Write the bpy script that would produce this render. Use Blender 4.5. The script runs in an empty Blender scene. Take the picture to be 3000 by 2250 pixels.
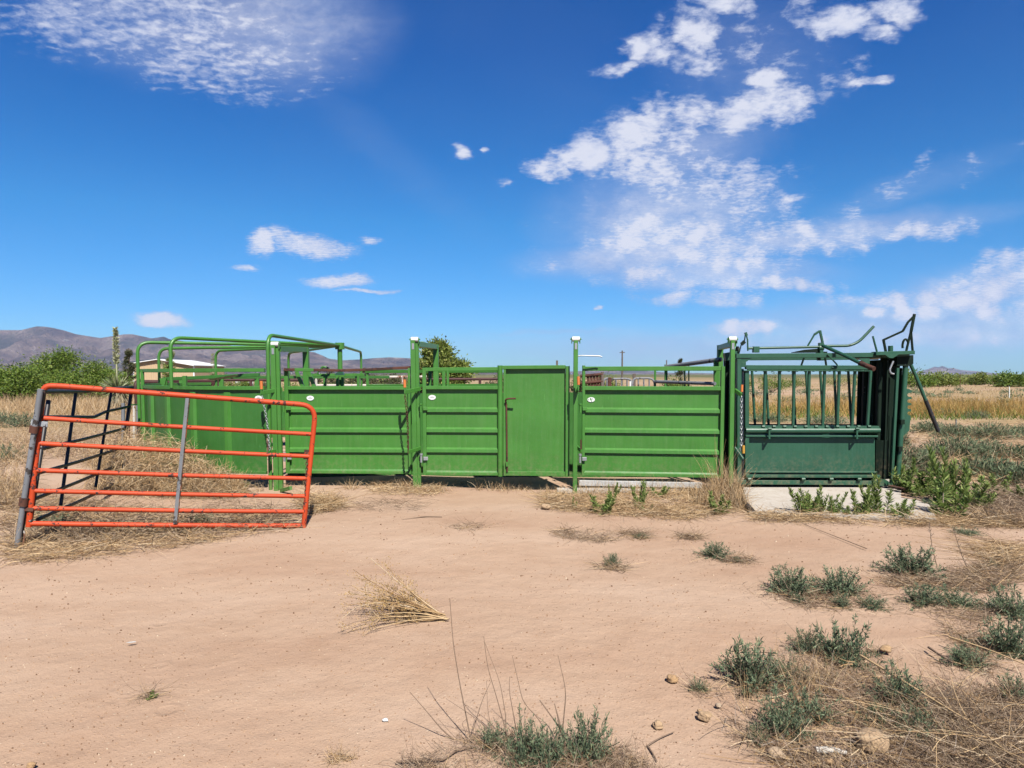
EXPO = 1.41; ALB = .49
import bpy, bmesh, math, random
import numpy as np
from mathutils import Vector as V, Matrix, Quaternion
from math import radians, sin, cos, pi, tan, atan2, sqrt
random.seed(7); rng = np.random.default_rng(11)
scene = bpy.context.scene
COL = scene.collection
# ------------------------------------------------------------------ camera model
F, H, HY, PIT = 2100.0, 1.6, 1096.0, radians(3.5)
PY0 = HY + F*tan(PIT)
FW, UP = V((0, cos(PIT), -sin(PIT))), V((0, sin(PIT), cos(PIT)))
EYE = V((0, 0, H))
def ray(px, py): return FW + V((1, 0, 0))*((px-1500)/F) + UP*((PY0-py)/F)
def P(px, py, d):
    r = ray(px, py); return EYE + r*(d/r.y)
def G(px, py, z=0.0):
    r = ray(px, py); return EYE + r*((z-H)/r.z)
class Plane:
    """vertical plane through two (px, depth) pairs"""
    def __init__(s, a, b):
        s.a = P(a[0], HY, a[1]); s.b = P(b[0], HY, b[1])
        t = s.b-s.a; s.n = V((t.y, -t.x, 0)).normalized(); s.t = t.normalized()
    def __call__(s, px, py, out=0.0):
        r = ray(px, py); k = (s.a-EYE).dot(s.n)/r.dot(s.n)
        return EYE + r*k + s.n*out*(-1 if s.n.y > 0 else 1)
def M1(px, d): return px*d/F      # px -> metres at depth d

# ------------------------------------------------------------------ materials
MATS = {}
def newmat(name):
    m = bpy.data.materials.new(name); m.use_nodes = True; MATS[name] = m
    nt = m.node_tree; b = nt.nodes['Principled BSDF']
    return m, nt, b
def N(nt, t, **k):
    n = nt.nodes.new(t)
    for a, v in k.items(): setattr(n, a, v)
    return n
def setin(n, d):
    for k, v in d.items(): n.inputs[k].default_value = v
def c4(c): return (c[0], c[1], c[2], 1)
def ramp(nt, fac, stops, interp='LINEAR'):
    r = N(nt, 'ShaderNodeValToRGB'); r.color_ramp.interpolation = interp
    e = r.color_ramp.elements
    while len(e) < len(stops): e.new(0.5)
    for x, (p, c) in zip(e, stops): x.position = p; x.color = c4(c) if len(c) == 3 else c
    nt.links.new(fac, r.inputs[0]); return r.outputs[0]
def noise(nt, vec, scale, detail=4, rough=.55, dist=0):
    n = N(nt, 'ShaderNodeTexNoise'); setin(n, {'Scale': scale, 'Detail': detail, 'Roughness': rough, 'Distortion': dist})
    if vec is not None: nt.links.new(vec, n.inputs['Vector'])
    return n.outputs['Fac']
def mixc(nt, fac, a, b, mode='MIX'):
    m = N(nt, 'ShaderNodeMix', data_type='RGBA', blend_type=mode)
    for s, v in ((0, fac), (6, a), (7, b)):
        if hasattr(v, 'is_output'): nt.links.new(v, m.inputs[s])
        else: m.inputs[s].default_value = v if s == 0 else c4(v)
    return m.outputs[2]
def mth(nt, op, a, b=None, clamp=False):
    m = N(nt, 'ShaderNodeMath', operation=op, use_clamp=clamp)
    for i, v in enumerate((a, b)):
        if v is None: continue
        if hasattr(v, 'is_output'): nt.links.new(v, m.inputs[i])
        else: m.inputs[i].default_value = v
    return m.outputs[0]
def bump(nt, b, h, dist, strength=1.0):
    n = N(nt, 'ShaderNodeBump'); setin(n, {'Strength': strength, 'Distance': dist})
    nt.links.new(h, n.inputs['Height']); nt.links.new(n.outputs[0], b.inputs['Normal'])
def paint(name, base, rough=.45, var=.12, wear=None, wthr=.68, wscale=14, dust=None, metal=0, streak=True, spec=.4):
    """painted or bare steel: tone drift, chips down to rust, dust film, vertical run streaks"""
    m, nt, b = newmat(name); L = nt.links
    tc = N(nt, 'ShaderNodeNewGeometry').outputs['Position']
    big = noise(nt, tc, 2.2, 3)
    lo = tuple(x*(1-var) for x in base); hi = tuple(min(1, x*(1+var)) for x in base)
    col = ramp(nt, big, [(.3, lo), (.7, hi)])
    if streak:
        mp = N(nt, 'ShaderNodeMapping'); mp.inputs['Scale'].default_value = (26, 26, 1.6); L.new(tc, mp.inputs[0])
        s = noise(nt, mp.outputs[0], 1, 4, .6)
        col = mixc(nt, mth(nt, 'MULTIPLY', mth(nt, 'SUBTRACT', s, .42, True), 1.1), col, dust or tuple(x*.7 for x in base))
        # fine diagonal scratches
        mp2 = N(nt, 'ShaderNodeMapping'); mp2.inputs['Rotation'].default_value = (.4, .9, .3); mp2.inputs['Scale'].default_value = (70, 9, 5); L.new(tc, mp2.inputs[0])
        s2 = noise(nt, mp2.outputs[0], 1, 3, .5)
        col = mixc(nt, mth(nt, 'MULTIPLY', mth(nt, 'GREATER_THAN', s2, .695), .35), col, tuple(min(1, x*1.5+.05) for x in base))
    if wear:
        w1 = noise(nt, tc, wscale, 6, .65); w2 = noise(nt, tc, wscale*.22, 3)
        w = mth(nt, 'ADD', w1, mth(nt, 'MULTIPLY', mth(nt, 'SUBTRACT', w2, .5), .6))
        wm = ramp(nt, w, [(wthr-.015, (0, 0, 0)), (wthr+.015, (1, 1, 1))])
        wc = ramp(nt, noise(nt, tc, 40, 3), [(.3, tuple(x*.55 for x in wear)), (.7, wear)])
        col = mixc(nt, wm, col, wc)
        L.new(mixc(nt, wm, (rough,)*3, (.85,)*3), b.inputs['Roughness'])
    else: b.inputs['Roughness'].default_value = rough
    L.new(col, b.inputs['Base Color'])
    b.inputs['Metallic'].default_value = metal; b.inputs['Specular IOR Level'].default_value = spec
    if streak:   # settled dust and dried splashes low on the sheets, and the slow buckle of thin steel
        sp = N(nt, 'ShaderNodeSeparateXYZ'); L.new(tc, sp.inputs[0])
        low = mth(nt, 'MULTIPLY', mth(nt, 'SUBTRACT', .55, sp.outputs[2], True), 2.0, True)
        spl = ramp(nt, noise(nt, tc, 17, 6, .7), [(.46, (0, 0, 0)), (.66, (1, 1, 1))])
        col2 = mixc(nt, mth(nt, 'MULTIPLY', mth(nt, 'MULTIPLY', low, spl), .42), col, (.34, .25, .16)); L.new(col2, b.inputs['Base Color'])
    bump(nt, b, mth(nt, 'ADD', mth(nt, 'MULTIPLY', noise(nt, tc, 1.7, 2), 5), mth(nt, 'MULTIPLY', noise(nt, tc, 9, 3), .8)), .005, .6)
    return m
GREEN = paint('green_paint', (.058, .217, .029), .42, .10, wear=(.10, .045, .02), wthr=.84, dust=(.12, .26, .075))
GREEN_SHADED = paint('green_shaded_paint', (.040, .165, .026), .42, .12, wear=(.10, .045, .02), wthr=.86, dust=(.075, .20, .05))  # same green as the panels, darkened for the tub wall's slant to the sun
DGREEN = paint('dark_green_paint', (.020, .092, .050), .42, .12, wear=(.05, .035, .02), wthr=.735, dust=(.05, .13, .085))
BLACKG = paint('shaded_black_green', (.010, .022, .014), .6, .2, wear=(.03, .02, .015), wthr=.7, spec=.1)  # dark linkage colour; also paints deeper shade into the unlit gate plates
ORANGE = paint('orange_paint', (.57, .066, .016), .58, .10, wear=(.075, .042, .038), wthr=.615, wscale=26, streak=False, spec=.22)
RUST = paint('rusty_steel', (.105, .042, .028), .8, .3, wear=(.06, .03, .025), wthr=.6, spec=.2)
RUSTO = paint('rusty_orange', (.30, .06, .025), .7, .3, wear=(.09, .045, .035), wthr=.5, spec=.2)
GREY = paint('weathered_grey_steel', (.20, .21, .23), .6, .15, wear=(.05, .038, .034), wthr=.60, wscale=12)
GALV = paint('galvanised_steel', (.50, .52, .54), .42, .1, metal=.6)
BLACKP = paint('black_pipe', (.020, .017, .019), .5, .3, wear=(.13, .075, .06), wthr=.63, wscale=9)
BROWNP = paint('brown_pipe', (.075, .030, .027), .65, .2, spec=.25)
WHITEP = paint('white_plastic', (.80, .81, .80), .45, .04, streak=False)
PEEL = paint('peeling_white_wood', (.62, .58, .52), .8, .12, wear=(.26, .12, .07), wthr=.6, wscale=10, spec=.15)
GRIP = paint('orange_grip', (.68, .20, .045), .5, .1, streak=False)
YGRIP = paint('yellow_grip', (.60, .32, .05), .5, .1, streak=False)
BOARD = paint('grey_board', (.56, .56, .55), .8, .12, dust=(.4, .37, .33), spec=.2)
CONC = paint('concrete_tone', (.56, .51, .45), .9, .07, dust=(.47, .39, .31), spec=.2)
TAN = paint('tan_siding', (.62, .45, .28), .7, .05, spec=.2)
TRIM = paint('white_trim', (.82, .82, .82), .5, .03, streak=False)
WOODP = paint('grey_pole_wood', (.16, .13, .11), .9, .2, spec=.1)
STICKER = None
def sticker_mat():
    m, nt, b = newmat('white_sticker'); L = nt.links
    tc = N(nt, 'ShaderNodeTexCoord').outputs['Object']
    col = mixc(nt, ramp(nt, noise(nt, tc, 60, 3), [(.35, (0, 0, 0)), (.65, (1, 1, 1))]), (.82, .82, .83), (.66, .70, .68))
    L.new(col, b.inputs['Base Color']); b.inputs['Roughness'].default_value = .5
    return m
STICKER = sticker_mat()
def leafmat(name, stops, rough=.7, transl=.3):
    """leaf or straw: colour varies from leaf to leaf, some light passes through"""
    m, nt, b = newmat(name); L = nt.links
    ge = N(nt, 'ShaderNodeNewGeometry')
    col = ramp(nt, ge.outputs['Random Per Island'], stops)
    L.new(col, b.inputs['Base Color']); b.inputs['Roughness'].default_value = rough; b.inputs['Specular IOR Level'].default_value = .25
    if transl:
        t = N(nt, 'ShaderNodeBsdfTranslucent'); L.new(col, t.inputs[0])
        mx = N(nt, 'ShaderNodeMixShader'); mx.inputs[0].default_value = transl
        L.new(b.outputs[0], mx.inputs[1]); L.new(t.outputs[0], mx.inputs[2])
        L.new(mx.outputs[0], nt.nodes['Material Output'].inputs[0])
    return m
STRAW = leafmat('straw', [(0, (.26, .145, .065)), (.3, (.50, .32, .155)), (.75, (.70, .50, .28)), (.9, (.78, .62, .42)), (1, (.30, .20, .12))], .75, .15)
GREYSTRAW = leafmat('grey_dead_stems', [(0, (.13, .08, .048)), (.5, (.32, .215, .135)), (.85, (.54, .42, .30)), (1, (.07, .045, .03))], .85, .1)
TWIG = leafmat('dead_twig', [(0, (.12, .075, .05)), (.6, (.22, .15, .105)), (1, (.36, .30, .25))], .85, 0)
YGRASS = leafmat('yellow_grass', [(0, (.36, .20, .05)), (.5, (.56, .34, .10)), (.85, (.66, .45, .17)), (1, (.20, .20, .05))], .8, .25)
BLUEG = leafmat('blue_green_leaf', [(0, (.09, .135, .075)), (.5, (.175, .245, .14)), (.85, (.265, .33, .19)), (1, (.34, .37, .19))], .7, .3)
BRUSH = leafmat('grey_brush_leaf', [(0, (.085, .125, .065)), (.5, (.17, .235, .125)), (.85, (.26, .32, .18)), (1, (.36, .37, .20))], .75, .25)
WEED = leafmat('weed_leaf', [(0, (.11, .20, .045)), (.5, (.26, .37, .085)), (.85, (.40, .49, .15)), (1, (.52, .50, .20))], .6, .35)
MESQ = leafmat('mesquite_leaf', [(0, (.06, .125, .016)), (.5, (.17, .27, .036)), (.85, (.27, .37, .06)), (1, (.36, .42, .10))], .6, .35)
OLIVE = leafmat('olive_leaf', [(0, (.10, .16, .024)), (.5, (.25, .32, .06)), (.85, (.40, .45, .11)), (1, (.48, .48, .17))], .6, .35)
PINE = leafmat('pine_needle', [(0, (.045, .060, .022)), (.5, (.09, .105, .042)), (1, (.17, .16, .075))], .7, .2)
YUC = leafmat('yucca_leaf', [(0, (.12, .17, .07)), (.6, (.22, .27, .12)), (1, (.36, .34, .17))], .5, .15)
YDEAD = leafmat('yucca_skirt', [(0, (.42, .33, .20)), (1, (.62, .54, .38))], .8, .1)
YFLW = leafmat('yucca_flower', [(0, (.40, .44, .20)), (.5, (.52, .54, .30)), (1, (.68, .66, .45))], .7, .25)
BARK = leafmat('bark', [(0, (.07, .05, .04)), (1, (.14, .10, .075))], .9, 0)
def rockmat():
    m, nt, b = newmat('rock'); L = nt.links
    g = N(nt, 'ShaderNodeNewGeometry'); oi = N(nt, 'ShaderNodeObjectInfo')
    tc = g.outputs['Position']
    a = ramp(nt, oi.outputs['Random'], [(0, (.50, .30, .13)), (.5, (.56, .37, .20)), (1, (.55, .44, .32))])
    L.new(mixc(nt, mth(nt, 'MULTIPLY', noise(nt, tc, 45, 5), .7), a, (.24, .15, .09)), b.inputs['Base Color'])
    b.inputs['Roughness'].default_value = .95
    bump(nt, b, noise(nt, tc, 60, 5), .01); return m
ROCK = rockmat()
PEBB = leafmat('pebble', [(0, (.16, .085, .05)), (.45, (.36, .22, .135)), (.85, (.44, .29, .19)), (1, (.58, .45, .33))], .9, 0)

def groundmat():
    m, nt, b = newmat('dirt'); L = nt.links
    tc = N(nt, 'ShaderNodeNewGeometry').outputs['Position']
    sp = N(nt, 'ShaderNodeSeparateXYZ'); L.new(tc, sp.inputs[0])
    mp = N(nt, 'ShaderNodeMapping'); mp.inputs['Scale'].default_value = (.55, 1, 1); L.new(tc, mp.inputs[0])
    big = noise(nt, mp.outputs[0], .55, 5, .6)
    col = ramp(nt, big, [(.30, (.43, .275, .185)), (.5, (.50, .345, .24)), (.70, (.55, .40, .295))])
    mid = noise(nt, tc, 3.2, 6, .65)
    col = mixc(nt, mth(nt, 'MULTIPLY', mth(nt, 'SUBTRACT', mid, .47, True), 1.05, True), col, (.335, .195, .115))
    # wheel-packed lanes, paler and smoother, running across the yard
    lm = N(nt, 'ShaderNodeMapping'); lm.inputs['Rotation'].default_value = (0, 0, radians(8)); lm.inputs['Scale'].default_value = (.10, 1.0, 1); L.new(tc, lm.inputs[0])
    lane = ramp(nt, noise(nt, lm.outputs[0], .75, 3, .5), [(.50, (0, 0, 0)), (.64, (1, 1, 1))])
    col = mixc(nt, mth(nt, 'MULTIPLY', lane, .45), col, (.575, .42, .305))
    # grit: light and dark grains
    v = N(nt, 'ShaderNodeTexVoronoi'); v.inputs['Scale'].default_value = 42; L.new(tc, v.inputs['Vector'])
    vm = N(nt, 'ShaderNodeSeparateColor'); L.new(v.outputs['Color'], vm.inputs[0])
    grain = mth(nt, 'MULTIPLY', mth(nt, 'LESS_THAN', v.outputs['Distance'], .22), mth(nt, 'GREATER_THAN', vm.outputs[0], .86))
    col = mixc(nt, mth(nt, 'MULTIPLY', grain, .75), col, ramp(nt, vm.outputs[1], [(.35, (.17, .09, .05)), (.65, (.62, .48, .35))]))
    fine = noise(nt, tc, 95, 4, .7)
    col = mixc(nt, mth(nt, 'MULTIPLY', mth(nt, 'SUBTRACT', fine, .5, True), 1.3, True), col, (.25, .14, .085))
    # litter of dry straw chaff in the field beyond the yard
    far = mth(nt, 'MULTIPLY', mth(nt, 'SUBTRACT', sp.outputs[1], 13.5), .12, True)
    patch = ramp(nt, noise(nt, mp.outputs[0], .11, 5, .65), [(.36, (0, 0, 0)), (.52, (1, 1, 1))])
    field = ramp(nt, noise(nt, tc, 1.3, 6, .7), [(.3, (.22, .155, .075)), (.5, (.40, .285, .15)), (.7, (.50, .37, .205))])
    far2 = mth(nt, 'MULTIPLY', mth(nt, 'SUBTRACT', sp.outputs[1], 60), .004, True)
    pf = mth(nt, 'MAXIMUM', patch, far2)
    col = mixc(nt, mth(nt, 'MULTIPLY', far, pf), col, field)
    # scrubby plain in the distance
    far3 = mth(nt, 'MULTIPLY', mth(nt, 'SUBTRACT', sp.outputs[1], 160), .004, True)
    scrub = ramp(nt, noise(nt, tc, .02, 6, .7), [(.38, (.34, .25, .13)), (.5, (.10, .12, .045)), (.7, (.07, .095, .035))])
    col = mixc(nt, far3, col, scrub)
    L.new(col, b.inputs['Base Color']); b.inputs['Roughness'].default_value = .95; b.inputs['Specular IOR Level'].default_value = .15
    h = mth(nt, 'ADD', mth(nt, 'MULTIPLY', noise(nt, tc, 5, 6, .6), 1.0), mth(nt, 'MULTIPLY', mth(nt, 'SUBTRACT', .3, v.outputs['Distance'], True), .35))
    h = mth(nt, 'ADD', h, mth(nt, 'MULTIPLY', fine, .16))
    # hoof prints: scattered shallow cups with a raised rim
    v2 = N(nt, 'ShaderNodeTexVoronoi'); setin(v2, {'Scale': 3.1, 'Randomness': 1.0}); L.new(tc, v2.inputs['Vector'])
    v2c = N(nt, 'ShaderNodeSeparateColor'); L.new(v2.outputs['Color'], v2c.inputs[0])
    cup = ramp(nt, v2.outputs['Distance'], [(0, (.25, .25, .25)), (.13, (.3, .3, .3)), (.2, (.78, .78, .78)), (.27, (.5, .5, .5)), (1, (.5, .5, .5))], 'EASE')
    on = mth(nt, 'MULTIPLY', mth(nt, 'GREATER_THAN', v2c.outputs[0], .62), ramp(nt, noise(nt, tc, .8, 2), [(.45, (0, 0, 0)), (.6, (1, 1, 1))]))
    h = mth(nt, 'ADD', h, mth(nt, 'MULTIPLY', mth(nt, 'SUBTRACT', cup, .5), mth(nt, 'MULTIPLY', on, .34)))
    bump(nt, b, h, .032, .78)
    return m
DIRT = groundmat()
def mountmat():
    m, nt, b = newmat('mountain_rock'); L = nt.links
    g = N(nt, 'ShaderNodeNewGeometry'); tc = g.outputs['Position']
    col = ramp(nt, noise(nt, tc, .0035, 8, .65), [(.40, (.17, .125, .11)), (.5, (.34, .24, .19)), (.60, (.50, .38, .31))])
    veg = ramp(nt, noise(nt, tc, .0016, 7, .65), [(.50, (0, 0, 0)), (.60, (1, 1, 1))])
    col = mixc(nt, mth(nt, 'MULTIPLY', veg, .8), col, (.075, .085, .055))
    mp = N(nt, 'ShaderNodeMapping'); mp.inputs['Scale'].default_value = (1, 1, 3.2); L.new(tc, mp.inputs[0])
    cl = ramp(nt, noise(nt, mp.outputs[0], .0065, 7, .7), [(.615, (0, 0, 0)), (.655, (1, 1, 1))])
    col = mixc(nt, mth(nt, 'MULTIPLY', cl, .9), col, (.56, .50, .43))
    L.new(col, b.inputs['Base Color']); b.inputs['Roughness'].default_value = 1; b.inputs['Specular IOR Level'].default_value = .05
    bump(nt, b, mth(nt, 'ADD', noise(nt, tc, .007, 10, .75), mth(nt, 'MULTIPLY', noise(nt, tc, .0028, 6, .7), 2.2)), 190, 1.0)
    return m
MOUNT = mountmat()

# ------------------------------------------------------------------ building helpers
ORG = {}
def _link(o, parent, org):
    COL.objects.link(o); ORG[o.name] = org
    if parent is not None:
        o.parent = parent; o.location = org-ORG[parent.name]
    else: o.location = org
def thing(name, label, cat, loc, group=None):
    o = bpy.data.objects.new(name, None); o.empty_display_size = .2
    _link(o, None, V(loc)); o['label'] = label; o['category'] = cat
    if group: o['group'] = group
    return o
def tag(o, label=None, cat=None, group=None, kind=None):
    for k, v in (('label', label), ('category', cat), ('group', group), ('kind', kind)):
        if v: o[k] = v
    return o
class MB:
    def __init__(s): s.v, s.f, s.sm, s.mi = [], [], [], []; s.cur = 0
    def add(s, vs, fs, smooth=False):
        o = len(s.v); s.v += [tuple(v) for v in vs]
        for f in fs: s.f.append(tuple(i+o for i in f)); s.sm.append(smooth); s.mi.append(s.cur)
        return s
    def frame(s, p0, p1, up=None):
        t = (p1-p0).normalized(); up = up or (V((0, 0, 1)) if abs(t.z) < .9 else V((0, -1, 0)))
        a = t.cross(up).normalized(); b = a.cross(t).normalized(); return t, a, b
    def bar(s, p0, p1, w, h=None, ch=.004, up=None):
        """rectangular bar with slightly eased edges; w across, h along `up`"""
        p0, p1 = V(p0), V(p1); h = h or w; t, a, b = s.frame(p0, p1, up); ch = min(ch, w*.3, h*.3)
        w2, h2 = w/2, h/2
        pr = [(w2-ch, -h2), (w2, -h2+ch), (w2, h2-ch), (w2-ch, h2), (-w2+ch, h2), (-w2, h2-ch), (-w2, -h2+ch), (-w2+ch, -h2)]
        vs = [p+a*x+b*y for p in (p0, p1) for x, y in pr]
        fs = [(i, (i+1) % 8, 8+(i+1) % 8, 8+i) for i in range(8)]+[tuple(range(7, -1, -1)), tuple(range(8, 16))]
        return s.add(vs, fs)
    def box(s, c, sx, sy, sz, rz=0):
        c = V(c); d = V((cos(rz), sin(rz), 0))*sx/2
        return s.bar(c-d, c+d, sy, sz)
    def tube(s, pts, r, n=10, r1=None, cap=True):
        pts = [V(p) for p in pts]; m = len(pts); a = None; vs, fs = [], []
        for i, p in enumerate(pts):
            t = ((pts[min(i+1, m-1)]-p).normalized()+(p-pts[max(i-1, 0)]).normalized()).normalized()
            if a is None: a = t.orthogonal().normalized()
            a = (a-t*a.dot(t)).normalized(); b = t.cross(a)
            rr = r if r1 is None else r+(r1-r)*i/(m-1)
            vs += [p+(a*cos(2*pi*k/n)+b*sin(2*pi*k/n))*rr for k in range(n)]
        for i in range(m-1):
            for k in range(n): fs.append((i*n+k, i*n+(k+1) % n, (i+1)*n+(k+1) % n, (i+1)*n+k))
        s.add(vs, fs, True)
        if cap:
            s.add(vs[:n], [tuple(range(n-1, -1, -1))]); s.add(vs[-n:], [tuple(range(n))])
        return s
    def prism(s, pts, ext):
        """flat outline pts (world) extruded by vector ext"""
        pts = [V(p) for p in pts]; e = V(ext); n = len(pts)
        return s.add(pts+[p+e for p in pts], [tuple(range(n-1, -1, -1)), tuple(range(n, 2*n))]+[(i, (i+1) % n, n+(i+1) % n, n+i) for i in range(n)])
    def build(s, name, mat, parent=None, org=None):
        if org is None:
            org = ORG[parent.name] if parent is not None else V((sum(v[0] for v in s.v)/len(s.v), sum(v[1] for v in s.v)/len(s.v), min(v[2] for v in s.v)))
        org = V(org)
        me = bpy.data.meshes.new(name); me.from_pydata([V(v)-org for v in s.v], [], s.f)
        for m in (mat if isinstance(mat, (list, tuple)) else [mat]): me.materials.append(m)
        me.polygons.foreach_set('use_smooth', s.sm); me.polygons.foreach_set('material_index', s.mi); me.update()
        bm = bmesh.new(); bm.from_mesh(me); bmesh.ops.recalc_face_normals(bm, faces=bm.faces); bm.to_mesh(me); bm.free()
        o = bpy.data.objects.new(name, me); _link(o, parent, org); return o
def fillet(pts, r, n=6):
    pts = [V(p) for p in pts]; out = [pts[0]]
    for i in range(1, len(pts)-1):
        a, p, b = pts[i-1], pts[i], pts[i+1]; u, w = (a-p), (b-p)
        k = min(r, u.length*.48, w.length*.48); A, B = p+u.normalized()*k, p+w.normalized()*k
        for j in range(n+1):
            t = j/n; out.append(A*(1-t)**2+p*2*t*(1-t)+B*t*t)
    return out+[pts[-1]]
def chain(mb, p0, p1, sag=.0, link=.045, r=.0045):
    p0, p1 = V(p0), V(p1); n = max(4, int((p1-p0).length/(link*.72)))
    for i in range(n):
        t = (i+.5)/n; c = p0.lerp(p1, t)+V((0, 0, 0))+V((sag*sin(pi*t), 0, 0))
        d = (p1-p0).normalized(); s = V((1, 0, 0)) if i % 2 else V((0, 1, 0)); s = (s-d*s.dot(d)).normalized()
        pts = [c+d*(link/2*cos(a))+s*(link*.3*sin(a)) for a in [2*pi*k/8 for k in range(9)]]
        mb.tube(pts, r, 5, cap=False)
def mesh_np(name, verts, quads, mats, mi=None, parent=None, org=None, smooth=False):
    org = V(org) if org is not None else (ORG[parent.name] if parent is not None else V((0, 0, 0)))
    me = bpy.data.meshes.new(name); nv, nq = len(verts), len(quads)
    me.vertices.add(nv); me.vertices.foreach_set('co', (np.asarray(verts)-np.array(org)).astype(np.float32).ravel())
    me.loops.add(nq*4); me.loops.foreach_set('vertex_index', np.asarray(quads, np.int32).ravel())
    me.polygons.add(nq); me.polygons.foreach_set('loop_start', np.arange(0, nq*4, 4, dtype=np.int32))
    for m in mats: me.materials.append(m)
    if mi is not None: me.polygons.foreach_set('material_index', np.asarray(mi, np.int32))
    if smooth: me.polygons.foreach_set('use_smooth', np.ones(nq, bool))
    me.update(calc_edges=True); me.validate()
    o = bpy.data.objects.new(name, me); _link(o, parent, org); return o
def unit(a): return a/np.maximum(np.linalg.norm(a, axis=-1, keepdims=True), 1e-9)
class Veg:
    """collects leaf rhombs and tapering strips"""
    def __init__(s): s.v, s.q, s.m, s.n = [], [], [], 0
    def _push(s, v, q, m): s.v.append(v); s.q.append(q+s.n); s.m.append(np.full(len(q), m)); s.n += len(v)
    def leaves(s, c, ax, L, W, m=0):
        """rhombic leaves: base c (N,3), direction ax, length L, width W"""
        n = len(c); ax = unit(ax); sd = unit(np.cross(ax, rng.normal(size=(n, 3)))); L = np.broadcast_to(L, n)[:, None]; W = np.broadcast_to(W, n)[:, None]
        v = np.stack([c, c+ax*L*.45+sd*W/2, c+ax*L, c+ax*L*.45-sd*W/2], 1).reshape(-1, 3)
        s._push(v, np.arange(4*n).reshape(n, 4), m)
    def strips(s, b, d, L, W, bend=.3, K=3, m=0, droop=None, tip=.25):
        """curved blades: base b, start direction d, length L, width W; bend pulls them sideways, droop pulls them down. returns points"""
        n = len(b); d = unit(d); L = np.broadcast_to(L, n)[:, None]; W = np.broadcast_to(W, n)[:, None]
        bv = rng.normal(size=(n, 3))*bend
        if droop is not None: bv[:, 2] -= droop
        sd = unit(np.cross(d, rng.normal(size=(n, 3)))); pts = []
        p = b.copy()
        for k in range(K+1):
            pts.append(p)
            dd = unit(d+bv*((k+.5)/K)); p = p+dd*L/K
        vs = []
        for k in range(K+1):
            w = W*(1-(1-tip)*k/K)/2; vs += [pts[k]+sd*w, pts[k]-sd*w]
        v = np.stack(vs, 1).reshape(-1, 3); base = np.arange(n)[:, None]*(2*(K+1))
        q = np.concatenate([base+np.array([2*k, 2*k+1, 2*k+3, 2*k+2]) for k in range(K)], 0)
        s._push(v, q, m); return np.stack(pts, 1)
    def out(s, name, mats, parent=None, org=None):
        return mesh_np(name, np.concatenate(s.v), np.concatenate(s.q), mats, np.concatenate(s.m), parent, org)
def rnd(n, a, b): return rng.uniform(a, b, n)
def sph(n, up=0):
    v = unit(rng.normal(size=(n, 3)));
    if up: v[:, 2] = np.abs(v[:, 2])*up+(1-up)*v[:, 2]
    return v
# ------------------------------------------------------------------ setting: ground, mountains, sky, haze
def gz(x, y):
    """gentle undulation of the yard"""
    r = np.hypot(x, y); k = np.clip((40-r)/30, 0, 1)
    return k*(.012*np.sin(x*1.3+.4*y)+.010*np.sin(y*1.7-.6*x+1)+.006*np.sin(3.1*x+2.3*y))-.012
def make_ground():
    u = np.linspace(-1, 1, 261); xs = np.sinh(u*8.6)*11000/np.sinh(8.6)
    w = np.linspace(-.62, 1, 261); ys = 6+np.sinh(w*8.6)*11000/np.sinh(8.6)
    X, Y = np.meshgrid(xs, ys, indexing='ij'); Z = gz(X, Y)
    v = np.stack([X, Y, Z], -1).reshape(-1, 3); n, m = len(xs), len(ys)
    i, j = np.meshgrid(np.arange(n-1), np.arange(m-1), indexing='ij'); a = (i*m+j).ravel()
    q = np.stack([a, a+m, a+m+1, a+1], 1)
    o = mesh_np('ground', v, q, [DIRT], smooth=True); tag(o, kind='structure'); return o
make_ground()
def fbm2(x, y, seed, octs=6, ridged=False):
    r = np.random.default_rng(seed); out = 0; amp = 1; tot = 0; f = 1.0
    for _ in range(octs):
        s = 0
        for _k in range(5):
            th = r.uniform(0, 2*pi); ph = r.uniform(0, 2*pi); ff = f*r.uniform(.7, 1.4)
            s = s+np.sin((x*cos(th)+y*sin(th))*ff+ph)
        s = s/2.6
        out = out+amp*((1-np.abs(s)) if ridged else s); tot += amp; amp *= .5; f *= 2.0
    return out/tot
def mountains(name, prof, dn, dc, df, seed, rough=.62, nx=760, ny=170):
    """range whose crest stands along the far ridge `dc`; prof = skyline as (azimuth px, height px) seen from the yard"""
    px = np.linspace(prof[0][0], prof[-1][0], nx); hp = np.interp(px, [p[0] for p in prof], [p[1] for p in prof])
    d = np.concatenate([np.linspace(dn, dc, int(ny*.75), endpoint=False), np.linspace(dc, df, ny-int(ny*.75))])
    A, D = np.meshgrid((px-1500)/F, d, indexing='ij'); X = A*D; Y = D
    t = np.clip((D-dn)/(dc-dn), 0, 1); back = np.clip((df-D)/(df-dc), 0, 1)
    env = np.where(D <= dc, t**1.25, back**.8)
    crest = (hp/F*dc)[:, None]
    rid = fbm2(X/210, Y/800, seed, 7, True)
    amp = rough*(1-np.clip((t-.8)/.2, 0, 1)**2)*np.clip(t/.25, 0, 1)
    Z = H+crest*env*(1-amp*1.5*(1-rid))+crest*.10*fbm2(X/140, Y/140, seed+5, 5)*amp*2.6
    Z = np.where(D == d[0], -15, Z); Z = np.where(D == d[-1], -15, Z)
    v = np.stack([X, Y, Z], -1).reshape(-1, 3); n, m = X.shape
    i, j = np.meshgrid(np.arange(n-1), np.arange(m-1), indexing='ij'); a = (i*m+j).ravel()
    o = mesh_np(name, v, np.stack([a, a+m, a+m+1, a+1], 1), [MOUNT], smooth=True); tag(o, kind='structure')
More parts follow.
